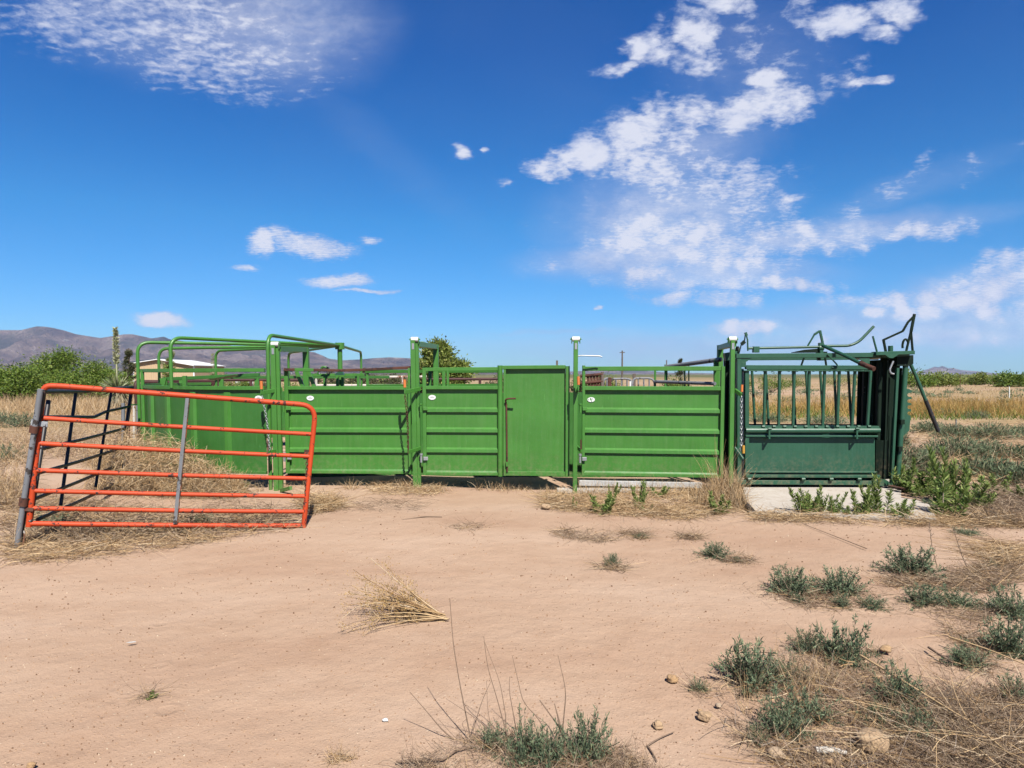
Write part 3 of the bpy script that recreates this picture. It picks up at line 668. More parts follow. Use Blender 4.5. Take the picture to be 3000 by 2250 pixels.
def panel_three():
    A, B, t, o = frame_axes(1710, 9.98, 2117, 9.74)
    r = thing('sheeted_fence', 'green ribbed panel with a torn sticker between single post and chute', 'fence panel', (A+B)/2)
    zt, zb = 1.705, .185
    MB().bar(A+Z(zb), A+Z(zt+.015), .04, .055).build('side_post', GREEN, r); MB().bar(B+Z(zb), B+Z(zt), .05, .055).build('side_post', GREEN, r)
    MB().bar(A+t*.021+Z(zt-.03), B-t*.026+Z(zt-.03), .05, .06).build('top_rail', GREEN, r)
    MB().bar(A+t*.021+Z(1.405), B-t*.026+Z(1.405), .055, .055).build('middle_rail', GREEN, r)
    MB().bar(A+t*.021+Z(zb+.02), B-t*.026+Z(zb+.02), .055, .045).build('bottom_rail', GREEN, r)
    mb = MB(); ribbed_sheet(mb, A+t*.018-o*.022, B-t*.02-o*.022, zb+.03, 1.385, [z+.006 for z in RIBS], o); mb.build('ribbed_sheet', GREEN, r)
    sticker(A+t*.105+Z(1.245)-o*.016, o, r, worn=True)
    hinge_parts(r, 1701, 9.9, (1.12, .42))
    return A, B, t, o
panel_three()

# ------------------------------------------------------------------ post frames of the alley
def latch(t, d, hx, hy0, hy1, bar0, bar1, low0, low1, ch0, ch1, grip=GRIP, chm=RUST):
    MB().tube([P(hx, hy0, d), P(hx+1, hy1, d)], .020, 10).build('grip', grip, t)
    MB().bar(P(hx+1, hy1, d), P(bar0[0], bar0[1]+4, d), .018, .03).build('lever', GREEN, t)
    MB().bar(P(bar0[0], bar0[1], d), P(bar1[0], bar1[1], d+.32), .022, .055, up=V((0, 0, 1))).build('latch_arm', GREEN, t)
    MB().bar(P(low0[0], low0[1], d+.05), P(low1[0], low1[1], d+.32), .022, .05, up=V((0, 0, 1))).build('latch_arm', GREEN, t)
    if ch0:
        mb = MB(); chain(mb, P(ch0[0], ch0[1], d), P(ch1[0], ch1[1], d+.06), .015); mb.build('latch_chain', chm, t)
    MB().bar(P(low0[0]-1, low0[1]-34, d+.06), P(low0[0]-1, low0[1]+4, d+.06), .018, .018).build('latch_pin', RUST, t)
def post_frame(label, xt, xb, yt, yb, d, w, back=None, latchargs=None, single=False):
    top, bot = P(xt, yt, d), P(xb, yb, d)
    t = thing('alley_post', label, 'post', grounded(bot, 0), 'green posts of the cattle alley')
    k = w*.42
    if single:
        MB().bar(bot, top, .058, .058).build('post', GREEN, t)
    else:
        MB().bar(bot-V((k*.55, 0, 0)), top-V((k*.55, 0, 0)), w*.58, .075).build('post', GREEN, t)
        MB().bar(bot+V((w*.24, .03, 0)), top+V((w*.24, .03, 0)), w*.42, .06).build('track', GREEN, t)
    c = top+V((0, .0, .012))
    MB().tube([c+V((-.05, 0, 0)), c+V((.05, 0, 0))], .034, 14).build('roller', WHITEP, t)
    mb = MB(); mb.bar(c+V((-.055, 0, -.06)), c+V((-.055, 0, .02)), .008, .06); mb.bar(c+V((.055, 0, -.06)), c+V((.055, 0, .02)), .008, .06); mb.tube([c+V((-.075, 0, 0)), c+V((.075, 0, 0))], .010, 8); mb.build('roller_bracket', GREEN, t)
    MB().box(top+V((-.02 if not single else 0, -.041 if not single else -.032, -.085)), .032, .004, .085).build('label_plate', GALV, t)
    if back:
        bx, by, bd = back; B = P(bx, by, bd); s = V((.045, 0, 0))
        MB().bar(top+V((.03, .04, -.05)), B+V((0, 0, -.03)), .07, .075).build('cross_beam', GREEN, t)
        MB().bar(grounded(B), B+V((0, 0, .01)), .085, .085).build('rear_post', GREEN, t)
    if latchargs: latch(t, **latchargs)
    return t
post_frame('tall green alley post where the tub meets the rusty barred gate', 806, 817, 1011, 1446, 9.85, .115, (896, 1019, 11.15),
           dict(d=9.62, hx=765, hy0=1116, hy1=1140, bar0=(765, 1151), bar1=(826, 1140), low0=(786, 1326), low1=(826, 1316), ch0=(768, 1160), ch1=(790, 1318), chm=GALV))
mb = MB(); mb.bar(P(824, 1437, 9.7), P(852, 1430, 9.5), .04, .05); tag(mb.build('foot_bracket', GREEN), 'green foot bracket on the dirt under the first alley post', 'bracket')
post_frame('tall green alley post between the rusty barred gate and the man door panel', 1215, 1223, 997, 1428, 10.0, .112, (1277, 1011, 11.8),
           dict(d=9.66, hx=1185, hy0=1112, hy1=1135, bar0=(1186, 1149), bar1=(1231, 1139), low0=(1197, 1324), low1=(1232, 1313), ch0=(1186, 1155), ch1=(1195, 1320)))
post_frame('slim single green post standing right of the man door', 1687, 1684, 996, 1444, 9.72, .06, None,
           dict(d=9.55, hx=1694, hy0=1103, hy1=1127, bar0=(1694, 1140), bar1=(1688, 1150), low0=(1703, 1322), low1=(1690, 1308), ch0=None, ch1=None), True)
t4 = post_frame('green alley post with a dark cross beam touching the cattle chute', 2146, 2140, 996, 1425, 9.68, .085, (2110, 1013, 11.6), None, True)
MB().tube([P(2174, 1127, 9.75), P(2173, 1148, 9.75)], .018, 8).build('grip', GRIP, t4); MB().tube([P(2178, 1305, 9.72), P(2178, 1328, 9.72)], .02, 8).build('grip', YGRIP, t4)
MB().bar(P(2153, 1143, 9.7), P(2172, 1157, 9.6), .03, .05).build('latch_arm', GREEN, t4); MB().bar(P(2152, 1312, 9.7), P(2176, 1346, 9.6), .03, .05).build('latch_arm', DGREEN, t4)
mb = MB(); chain(mb, P(2172, 1160, 9.75), P(2171, 1320, 9.75), 0, .05, .007); mb.build('latch_chain', GALV, t4)
mb = MB(); mb.tube(fillet([P(1692, 1044, 9.8), P(1702, 1041.5, 9.8), P(1757, 1043, 9.8), P(1764, 1046, 9.8)], .03), .009, 8)
tag(mb.build('bent_rod', GALV), 'thin bent grey rod sticking out from the slim single post', 'rod')

# ------------------------------------------------------------------ back wall of the alley
def rear_panel():
    r = thing('rear_panel', 'open green rear panel with short uprights behind the rusty barred gate', 'fence panel', grounded(P(1070, HY, 12.6), 0))
    d = 12.6
    MB().bar(P(1072, 1089, d), P(1460, 1087, 11.5), .05, .055).build('rail', GREEN, r); MB().bar(P(1076, 1130, d), P(1460, 1129, 11.5), .05, .05).build('rail', GREEN, r)
    mb = MB(); mb.prism([P(1245, 1150, 11.25), P(1500, 1150, 11.2), P(1500, 1400, 11.2), P(1245, 1400, 11.25)], V((0, .01, 0))); mb.build('sheet', GREEN_SHADED, r)
    for x, dd, w in ((1077, d, .045), (1260, 11.95, .06), (1300, 11.9, .055), (1312, 11.85, .04)):
        MB().bar(P(x, 1086, dd), P(x, 1136, dd), w, .05).build('upright', GREEN, r)
    r = thing('sweep_gate', 'green swinging crowd gate seen through the open rails above the sheet', 'gate', grounded(P(950, HY, 13.2), 0))
    MB().bar(P(905, 1099, 13.1), P(1068, 1098, 13.1), .045, .05).build('rail', GREEN, r)
    for x in (952, 989, 1004, 1050): MB().bar(P(x, 1097, 13.1), P(x, 1180, 13.1), .05, .05).build('upright', GREEN, r)
    MB().prism([P(952, 1101, 13.0), P(962, 1101, 13.0), P(952, 1118, 13.0)], V((0, .03, 0))).build('gusset', GREEN, r)
    MB().prism([P(979, 1099, 12.9), P(1007, 1099, 12.9), P(1003, 1090, 12.9), P(988, 1090, 12.9)], V((0, .1, 0))).build('pivot_plate', DGREEN, r)
    mb = MB(); mb.tube(fillet([P(930, 1096, 12.95), P(945, 1074, 12.95), P(958, 1077, 12.95), P(966, 1084, 12.95)], .1), .022, 8); mb.build('release_lever', GREEN_SHADED, r)
    mb = MB(); mb.prism([P(842, 1152, 11.1), P(1248, 1152, 11.27), P(1248, 1398, 11.27), P(842, 1402, 11.1)], V((0, .01, 0))); mb.build('sheet', GREEN_SHADED, r)
    r = thing('rear_panel', 'rear alley panel with a sloping dark pipe beside the cattle chute', 'fence panel', grounded(P(2030, HY, 11.4), 0))
    MB().tube([P(1950, 1075, 12.2), P(2112, 1053, 11.0)], .035, 12).build('pipe_rail', GREY, r); MB().tube([P(1918, 1118, 12.3), P(2095, 1124, 11.0)], .028, 10).build('pipe_rail', GREY, r)
    for x, y0, dd, w in ((1919, 1082, 12.3, .035), (1951, 1068, 12.2, .05), (2006, 1070, 11.8, .025), (2018, 1068, 11.7, .02), (2098, 1052, 11.1, .07)):
        MB().bar(P(x, y0, dd), P(x, 1138, dd), w, w*.8).build('upright', GREEN, r)
    mb = MB(); mb.prism([P(1497, 1150, 11.22), P(2120, 1148, 11.05), P(2120, 1402, 11.05), P(1497, 1400, 11.22)], V((0, .01, 0))); mb.build('sheet', GREEN_SHADED, r)
rear_panel()

# ------------------------------------------------------------------ squeeze chute on its slab
def slab():
    mb = MB(); z = .028
    c = [G(2176, 1424, z), G(2196, 1499, z), G(2745, 1521, z), G(2722, 1478, z), G(2690, 1466, z), G(2640, 1458, z), G(2640, 1400, z), G(2176, 1400, z)]
    mb.prism([p+V((0, 0, -.12)) for p in c], V((0, 0, .12))); o = mb.build('concrete_slab', CONC); tag(o, 'pale concrete slab under and in front of the cattle chute', 'slab')
    mb = MB(); mb.tube([P(2174, 1466, 8.75), P(2202, 1497, 8.15)], .035, 10); tag(mb.build('pipe_offcut', BLACKP), 'dark short pipe lying at the slab corner', 'pipe')
    mb = MB(); mb.bar(V((.94, 9.93, .085)), V((2.6, 9.74, .08)), .05, .075); tag(mb.build('sill_board', BOARD), 'pale grey board lying under the torn sticker panel', 'board')
    mb = MB(); mb.bar(P(1632, 1437, 9.8), P(1990, 1437, 9.8), .18, .05); tag(mb.build('kerb_strip', CONC), 'narrow concrete footing half buried in straw under the torn sticker panel', 'kerb')
slab()
def chute():
    d0, d1 = 9.9, 10.72; q = lambda x, y, d=d0: P(x, y, d)
    r = thing('cattle_chute', 'dark green cattle squeeze chute with bent levers on top', 'cattle chute', grounded(P(2390, HY, 10.3), .055))
    def part(name, mb, mat=DGREEN): return mb.build(name, mat, r)
    mb = MB()
    for d in (d0, d1): mb.bar(q(2166, 1412, d), q(2598, 1414, d), .08, .06)
    mb.bar(q(2170, 1412), P(2170*1.0, 1405, d1), .06, .05); part('base_frame', mb)
    part('foot_plate', MB().prism([q(2570, 1404), q(2590, 1404), q(2612, 1424), q(2570, 1421)], V((0, -.06, 0))))
    part('front_skid', MB().bar(P(2608, 1424, 9.7), P(2650, 1434, 9.45), .07, .025), RUST)
    # corner posts and roof beams
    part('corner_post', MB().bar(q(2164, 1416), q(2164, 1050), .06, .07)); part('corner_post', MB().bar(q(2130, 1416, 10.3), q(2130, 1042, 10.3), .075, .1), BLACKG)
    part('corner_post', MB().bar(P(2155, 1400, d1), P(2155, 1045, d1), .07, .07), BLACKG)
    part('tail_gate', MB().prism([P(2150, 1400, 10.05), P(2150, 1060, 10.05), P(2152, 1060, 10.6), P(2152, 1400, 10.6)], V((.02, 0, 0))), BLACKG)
    part('tail_gate_head', MB().bar(P(2122, 1046, 10.15), P(2160, 1040, 10.15), .1, .11))
    part('top_beam', MB().bar(q(2155, 1043), q(2560, 1040), .09, .062)); part('top_beam', MB().bar(P(2160, 1050, d1), P(2570, 1048, d1), .08, .06))
    for x0, s in ((2168, 1), (2545, -1)):
        part('gusset', MB().prism([q(x0, 1050), q(x0+s*32, 1050), q(x0+s*10, 1064), q(x0, 1066)], V((0, -.03, 0))))
    # window frame and the two rows of side bars
    part('window_rail', MB().bar(q(2184, 1076), q(2545, 1077), .07, .058)); part('window_lip', MB().bar(q(2178, 1086, d0-.01), q(2545, 1087, d0-.01), .09, .012))
    part('window_rail', MB().bar(P(2190, 1081, d1), P(2525, 1082, d1), .06, .05))
    part('latch_block', MB().bar(q(2169, 1068), q(2183, 1068), .07, .07)); part('side_post', MB().bar(q(2187, 1085), q(2187, 1412), .055, .06)); part('side_post', MB().bar(q(2176, 1080, d0+.05), q(2176, 1400, d0+.05), .02, .05), GALV)
    tops = (2242, 2284, 2327, 2371, 2416, 2459, 2505, 2551); bots = (2238, 2281, 2323, 2367, 2410, 2453, 2496, 2541)
    for a, b in zip(tops, bots): part('side_bar', MB().tube([q(a, 1084), q(b, 1250)], .0215, 10))
    for a, b in ((2203, 2212), (2243, 2252), (2323, 2330), (2361, 2371), (2403, 2412), (2444, 2451), (2485, 2494), (2545, 2550)):
        part('rear_side_bar', MB().tube([P(a, 1086, d1), P(b, 1246, d1)], .020, 8))
    mb = MB()
    for i in range(14): mb.tube([q(2215+i*24, 1084, d0-.02), q(2215+i*24, 1089, d0-.02)], .018, 8)
    part('pivot_nut', mb)
    part('squeeze_pipe', MB().tube([q(2184, 1261, d0-.03), q(2576, 1261, d0-.03)], .040, 16))
    part('upper_ledge', MB().bar(q(2190, 1250, d0), q(2572, 1251, d0), .07, .03)); part('lower_ledge', MB().bar(q(2184, 1277, d0-.02), q(2570, 1278, d0-.02), .05, .028))
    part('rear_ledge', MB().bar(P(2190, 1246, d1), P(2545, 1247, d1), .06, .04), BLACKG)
    mb = MB()
    for i in range(11): mb.tube([q(2232+i*31, 1250, d0-.045), q(2240+i*31, 1250, d0-.045)], .022, 8)
    part('collar', mb)
    for x in (2254, 2511):
        mb = MB(); mb.bar(q(x, 1254, d0-.10), q(x, 1286, d0-.10), .025, .012); mb.bar(q(x, 1284, d0-.10), q(x-1, 1284, d0-.01), .03, .02); mb.tube([q(x-4, 1256, d0-.1), q(x+6, 1256, d0-.1)], .018, 8); part('drop_catch', mb)
    part('side_sheet', MB().prism([q(2184, 1282, d0+.03), q(2563, 1283, d0+.03), q(2563, 1399, d0+.03), q(2184, 1399, d0+.03)], V((0, .012, 0))))
    part('rear_sheet', MB().prism([P(2190, 1252, d1), P(2545, 1253, d1), P(2545, 1385, d1), P(2190, 1385, d1)], V((0, .012, 0))))
    part('sheet_rail', MB().bar(q(2184, 1382, d0), q(2566, 1383, d0), .07, .022)); part('sheet_rail', MB().bar(q(2184, 1394, d0-.02), q(2575, 1395, d0-.02), .07, .04))
    mb = MB()
    for x in (2190, 2348, 2430, 2512): mb.tube([q(x, 1404, d0-.06), q(x+10, 1404, d0-.06)], .025, 8)
    part('floor_hinge', mb)
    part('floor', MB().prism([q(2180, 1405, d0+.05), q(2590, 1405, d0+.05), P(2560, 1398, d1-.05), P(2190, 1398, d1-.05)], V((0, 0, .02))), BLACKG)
    # head gate at the far right end: plates facing the animal, seen edge on, shade deepened in the colour
    X = P(2602, HY, d0).x
    def yz(x, y, z): return V((x, y, z))
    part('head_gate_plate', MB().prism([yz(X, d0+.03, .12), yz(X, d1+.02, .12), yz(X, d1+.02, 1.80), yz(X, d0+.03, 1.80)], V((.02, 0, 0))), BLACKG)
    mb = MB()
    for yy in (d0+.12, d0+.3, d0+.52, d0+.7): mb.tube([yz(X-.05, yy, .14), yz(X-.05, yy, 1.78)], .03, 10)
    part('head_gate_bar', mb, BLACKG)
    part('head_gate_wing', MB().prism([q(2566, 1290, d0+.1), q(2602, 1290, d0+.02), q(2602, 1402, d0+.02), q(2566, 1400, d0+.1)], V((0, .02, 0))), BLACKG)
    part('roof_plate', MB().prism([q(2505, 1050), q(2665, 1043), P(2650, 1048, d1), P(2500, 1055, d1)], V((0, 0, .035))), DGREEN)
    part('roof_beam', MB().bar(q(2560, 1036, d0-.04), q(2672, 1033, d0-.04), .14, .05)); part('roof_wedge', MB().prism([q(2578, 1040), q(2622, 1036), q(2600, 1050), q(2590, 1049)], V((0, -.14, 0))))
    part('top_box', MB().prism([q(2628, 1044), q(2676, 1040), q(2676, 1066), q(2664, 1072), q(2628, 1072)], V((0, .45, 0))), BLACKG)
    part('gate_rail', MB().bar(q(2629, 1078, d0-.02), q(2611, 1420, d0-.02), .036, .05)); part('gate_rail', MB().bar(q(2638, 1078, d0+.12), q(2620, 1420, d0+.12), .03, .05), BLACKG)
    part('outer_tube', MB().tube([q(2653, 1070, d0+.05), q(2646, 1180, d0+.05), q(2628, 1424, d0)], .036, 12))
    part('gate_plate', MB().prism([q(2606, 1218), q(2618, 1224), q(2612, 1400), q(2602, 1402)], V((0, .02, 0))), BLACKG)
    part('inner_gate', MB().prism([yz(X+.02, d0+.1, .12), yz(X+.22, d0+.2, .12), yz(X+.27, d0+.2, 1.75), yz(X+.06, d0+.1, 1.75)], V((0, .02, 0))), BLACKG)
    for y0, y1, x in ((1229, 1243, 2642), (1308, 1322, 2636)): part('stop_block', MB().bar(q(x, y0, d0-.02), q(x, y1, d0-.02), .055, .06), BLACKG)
    # scalloped notch plate
    q_ = q; q = lambda x, y: P(x, y, d0+.12)
    out = [q(2648, 1142), q(2664, 1140), q(2671, 1144), q(2671, 1150)]
    for k in range(4):
        y = 1152+k*18; out += [q(2661, y), q(2658, y+5), q(2661, y+10), q(2671-k, y+11), q(2671-k, y+17)]
    out += [q(2664, 1262), q(2648, 1276), q(2643, 1275)]
    part('notch_plate', MB().prism(out, V((0, .015, 0)))); q = q_
    # levers on top
    d = d0+.25; s = lambda x, y, dd=d: P(x, y, dd)
    part('lever_shaft', MB().tube([s(2192, 1020.5), s(2415, 1016)], .018, 12)); part('shaft_bearing', MB().bar(s(2206, 1024), s(2223, 1024), .07, .085))
    mb = MB(); mb.bar(s(2184, 974), s(2187, 984), .035, .03); mb.bar(s(2187, 983), s(2190, 996), .018, .02); mb.bar(s(2190, 994), s(2191, 1028), .018, .025); part('crank_arm', mb)
    mb = MB(); mb.bar(s(2184, 976), s(2181, 1000), .014, .02); mb.bar(s(2182, 1000), s(2172, 1009), .025, .05); mb.bar(s(2172, 1008), s(2166, 1032), .014, .02); part('drop_link', mb, BLACKG)
    part('tail_pulley', MB().tube([s(2158, 1029, d), s(2163, 1029, d)], .07, 16), BLACKG)
    mb = MB(); mb.bar(s(2402, 968), s(2411, 1010), .03, .03); mb.bar(s(2403, 1004), s(2408, 1054), .05, .05); mb.tube([s(2398, 1019), s(2412, 1019)], .04, 10); part('lever_bracket', mb)
    mb = MB(); mb.bar(s(2401, 970), s(2386, 980), .03, .03); mb.bar(s(2386, 980), s(2366, 1014), .02, .022); part('lever_link', mb)
    part('release_lever', MB().tube(fillet([s(2412, 1014), s(2490, 1013), s(2518, 1000), s(2560, 956)], .16, 8), .019, 12))
    part('squeeze_lever', MB().tube([s(2410, 1012, d-.1), s(2480, 1044, d-.5), s(2520, 1064, d-.75)], .024, 12)); part('lever_grip', MB().tube([s(2520, 1064, d-.75), s(2561, 1081, d-.95)], .031, 12), RUST)
    part('cover_plate', MB().prism([s(2324, 1032), s(2362, 1024), s(2400, 1021), s(2400, 1033), s(2324, 1033.5)], V((0, .08, 0))), BLACKG)
    part('rocker', MB().prism([s(2398, 1030), s(2424, 1030), s(2424, 1040), s(2418, 1056), s(2402, 1056)], V((0, .1, 0))), BLACKG)
    mb = MB(); mb.bar(s(2357, 1044), s(2347, 1072), .02, .03); mb.bar(s(2347, 1072), s(2352, 1085), .05, .03); part('side_link', mb, BLACKG)
    mb = MB(); mb.bar(s(2417, 1046), s(2421, 1074), .022, .03); mb.prism([s(2384, 1075), s(2418, 1070), s(2426, 1078), s(2404, 1083)], V((0, .03, 0))); part('side_link', mb, BLACKG)
    part('hook_rod', MB().tube(fillet([s(2424, 1038, d0-.06), s(2454, 1070, d0-.06), s(2450, 1080, d0-.06), s(2436, 1076, d0-.06)], .04), .010, 8))
    part('gate_rod', MB().tube([s(2557, 985), s(2569, 1030)], .014, 8)); part('cylinder', MB().tube([s(2609, 1013), s(2609, 1036)], .033, 14))
    mb = MB(); mb.bar(s(2588, 996), s(2645, 970), .022, .028); mb.bar(s(2645, 970), s(2660, 944), .022, .03); mb.bar(s(2660, 944), s(2680, 924), .022, .03); mb.bar(s(2588, 994), s(2595, 1030), .03, .03); part('gate_linkage', mb, BLACKG)
    mb = MB(); mb.bar(s(2679, 920), s(2669, 972), .035, .03); mb.bar(s(2669, 970), s(2655, 1028), .025, .03); mb.bar(s(2669, 972), s(2674, 1032), .025, .03); part('gate_arm', mb, BLACKG)
    part('arm_loop', MB().tube([s(2655+9*cos(a)-2, 1014+20*sin(a)) for a in [pi*.9+k*pi*.9/8 for k in range(9)]], .016, 8), BLACKG)
    mb = MB(); mb.tube([P(2667, 1066, d-.05), P(2684, 1104, d-.05), P(2748, 1262, d-.05)], .024, 12); part('long_lever', mb, GREY if False else DGREEN)
    part('lever_sleeve', MB().tube([P(2712, 1173, d-.06), P(2749, 1264, d-.06)], .028, 12), BLACKP)
    part('gate_hook', MB().tube(fillet([q(2617, 1058, d0-.1), q(2606, 1084, d0-.1), q(2610, 1094, d0-.1), q(2619, 1096, d0-.1)], .04), .013, 8), GALV)
    part('wire_ring', MB().tube([P(2532+5*cos(a), 1142+8*sin(a), d0+.1) for a in [pi*.3+k*pi*1.4/8 for k in range(9)]], .005, 6), BLACKP)
chute()

# ------------------------------------------------------------------ pipe fences, feeder, building, poles, tanks behind
def pipe_fence(name, label, pts, d, rows, posts, r, mat, cat='fence'):
    t = thing(name, label, cat, grounded(P(pts[0], HY, d[0]), 0))
    for (ya, yb) in rows: MB().tube([P(pts[0], ya, d[0]), P(pts[1], yb, d[1])], r, 8).build('rail', mat, t)
    for px, y0 in posts:
        k = (px-pts[0])/(pts[1]-pts[0]); dd = d[0]+(d[1]-d[0])*k; MB().tube([grounded(P(px, y0, dd), -.05), P(px, y0, dd)], r, 8).build('post', mat, t)
pipe_fence('pipe_fence', 'brown pipe rail behind the left half of the tub', (424, 560), (19, 19), [(1119, 1120)], [(470, 1119), (548, 1120)], .055, BROWNP)
pipe_fence('pipe_rack', 'low doubled brown pipe rack seen through the tub rails', (500, 628), (17, 18), [(1123, 1123), (1117, 1117.5)], [(546, 1123), (622, 1123)], .045, BROWNP, 'rack')
pipe_fence('pipe_fence', 'long brown pipe fence in front of the white tanks', (640, 905), (36, 36), [(1113, 1114)], [(640, 1113), (735, 1114), (900, 1114)], .075, BROWNP)
pipe_fence('pipe_fence', 'pale pipe fence in front of the row of young shrubs', (925, 1250), (34, 34), [(1106, 1103.5), (1129, 1129)], [(926, 1097), (1052, 1105), (1180, 1104)], .06, PEEL)
pipe_fence('pipe_fence', 'brown pipe fence running behind the man door panel', (1236, 1480), (32, 32), [(1111, 1110.5)], [(1240, 1111), (1406, 1109), (1478, 1110)], .06, BROWNP)
def feeder():
    t = thing('hay_feeder', 'rusty slanted bar hay feeder behind the torn sticker panel', 'hay feeder', grounded(P(1735, HY, 17), 0))
    MB().tube([P(1700, 1102, 17), P(1766, 1096, 17)], .035, 8).build('top_rail', RUST, t); MB().tube([P(1700, 1123, 17), P(1766, 1117, 17)], .035, 8).build('middle_rail', RUST, t)
    MB().bar(P(1765, 1090, 17), grounded(P(1765, 1090, 17)), .06, .06).build('corner_post', WOODP, t)
    for k in range(5): MB().bar(P(1722+k*9, 1102, 17.02), P(1730+k*9, 1150, 17.02), .06, .03).build('slant_bar', RUST, t)
    for i, (x0, x1, d, y, lab) in enumerate(((1768, 1788, 19, 1109, 'short grey corral panel next to the rusty hay feeder'), (1789, 1853, 19.5, 1110, 'grey corral panel left of the dark stub post'), (1854, 1918, 20, 1108.5, 'grey corral panel running up to the green uprights'))):
        t = thing('corral_panel', lab, 'fence panel', grounded(P((x0+x1)/2, HY, d), 0), 'grey corral panels in the tan field')
        MB().tube(fillet([grounded(P(x0-3, y, d)), P(x0-2, y+20, d), P(x0+2, y, d), P(x1, y-1, d), grounded(P(x1, y, d))], .2), .028, 8).build('outer_frame', GREY, t)
        MB().tube([P(x0, y+55, d), P(x1, y+55, d)], .022, 6).build('rail', GREY, t)
        n = 2 if i == 0 else 4
        for k in range(1, n): x = x0+(x1-x0)*k/n; MB().tube([P(x, y, d), P(x, y+62, d)], .02, 6).build('upright', GREY, t)
    mb = MB(); mb.bar(grounded(P(1786, 1110, 18.6)), P(1786, 1106, 18.6), .09, .06); tag(mb.build('stub_post', RUST), 'thick rusty stub post between two grey corral panels', 'post')
    mb = MB(); mb.bar(grounded(P(1858, 1095, 24)), P(1858, 1095, 24), .09, .09); tag(mb.build('stub_post', WOODP), 'dark stub post rising over the grey corral panels', 'post')
    mb = MB(); mb.bar(grounded(P(1846, 1118, 16)), P(1847, 1117, 16), .04, .015); tag(mb.build('marker_stake', WHITEP), 'white marker stake in front of the grey corral panels', 'stake')
    mb = MB(); mb.bar(grounded(P(1632, 1056, 26)), P(1632, 1056, 26), .07, .07); tag(mb.build('stub_post', WOODP), 'dark post tip showing above the man door', 'post')
feeder()
def building():
    d = 150.0; t = thing('metal_building', 'tan metal building with white roof edge behind the tub', 'building', grounded(P(480, HY, d), 0))
    zb = -.3; x0, xr, x1 = P(392, HY, d).x, P(465, HY, d).x, P(568, HY, d).x
    ze0, zr, ze1 = P(392, 1066, d).z, P(465, 1054.5, d).z, P(568, 1072, d).z
    L = 16.0
    mb = MB(); mb.prism([V((x0, d, zb)), V((x1, d, zb)), V((x1, d, ze1)), V((xr, d, zr)), V((x0, d, ze0))], V((0, L, 0))); mb.build('wall', TAN, t)
    n = 26
    for k in range(n+1):
        pass
    mb = MB()
    for k in range(n):
        x = x0+(x1-x0)*(k+.5)/n; zt = (ze0+(zr-ze0)*(x-x0)/(xr-x0) if x < xr else zr+(ze1-zr)*(x-xr)/(x1-xr))-.15
        mb.bar(V((x, d-.03, zb)), V((x, d-.03, zt)), .10, .06)
    mb.build('siding_rib', TAN, t)
    for a, b in (((x0-.3, ze0-.02), (xr, zr+.03)), ((xr, zr+.03), (x1+.3, ze1-.02))):
        A, B = V((a[0], d+L/2-.3, a[1]+.10)), V((b[0], d+L/2-.3, b[1]+.10)); MB().bar(A, B, L+.8, .16, up=V((0, 0, 1))).build('roof', TRIM, t)
    MB().bar(V((x1+.02, d-.04, zb)), V((x1+.02, d-.04, ze1)), .28, .12).build('corner_trim', TRIM, t)
    MB().bar(V((x0-.02, d-.04, zb)), V((x0-.02, d-.04, ze0)), .28, .12).build('corner_trim', TRIM, t)
    for x, w, y0, lab in ((697, 16, 1105, 'white field tank on the left behind the brown fence'), (733, 17, 1103, 'white field tank on the right behind the brown fence')):
        c = grounded(P(x, HY, 85), 0); rr = M1(w/2, 85); zt = P(x, y0, 85).z; mb = MB()
        mb.tube([c, c+V((0, 0, zt-.25))], rr, 20, cap=False); mb.tube([c+V((0, 0, zt-.25)), c+V((0, 0, zt-.08))], rr, 20, rr*.75); mb.build('x', WHITEP).name = 'storage_tank'
        o = bpy.data.objects['storage_tank'] if w == 16 else bpy.data.objects['storage_tank.001']; tag(o, lab, 'tank')
        ORG[o.name] = V(o.location); m2 = MB(); m2.tube([c+V((0, 0, zt-.08)), c+V((0, 0, zt))], rr*.2, 12); m2.build('tank_lid', WHITEP, o, org=ORG[o.name])
    for px, yt, d, arm, lab in ((1823, 1027, 95, 1, 'utility pole with a cross arm above the torn sticker panel'), (1953, 1055, 120, 0, 'short bare utility pole beyond the sloping dark pipe'), (377, 1020, 110, 0, 'utility pole carrying wires behind the young pine')):
        b = grounded(P(px, HY, d), -.2); tp = P(px, yt, d); t = thing('utility_pole', lab, 'utility pole', b)
        MB().tube([b, tp], .13, 8, .09).build('pole', WOODP, t)
        if arm: MB().bar(tp+V((-.35, 0, -.25)), tp+V((.35, 0, -.25)), .1, .1).build('cross_arm', WOODP, t)
        if px == 377:
            for k, dy in enumerate((0, 4)): MB().tube([P(377, 1019+dy, d), P(395, 1019.5+dy, d), P(415, 1019+dy*1.2, d)], .03, 4).build('wire', GALV, t)
            MB().bar(P(370, 1024, d), P(384, 1024, d), .12, .12).build('cross_arm', WOODP, t)
    # wire fence posts in the right field
    for px, y0, y1, m, lab in ((2270, 1102, 1146, RUST, 'thin fence stake seen through the chute bars'), (2813, 1094, 1142, RUST, 'rusty fence stake in the dry field near the chute'), (2962, 1090, 1128, RUST, 'rusty fence stake at the far right of the dry field'), (2957, 1133, 1168, WHITEP, 'white stake low in the grass of the right field'), (2801, 1228, 1268, GREY, 'thin grey stake among the blue-green brush right of the chute')):
        b = G(px, y1, -.05); d = b.y; mb = MB(); mb.bar(b, P(px, y0, d), .05 if d > 30 else .03, .04 if d > 30 else .03); tag(mb.build('fence_stake', m), lab, 'stake')
building()
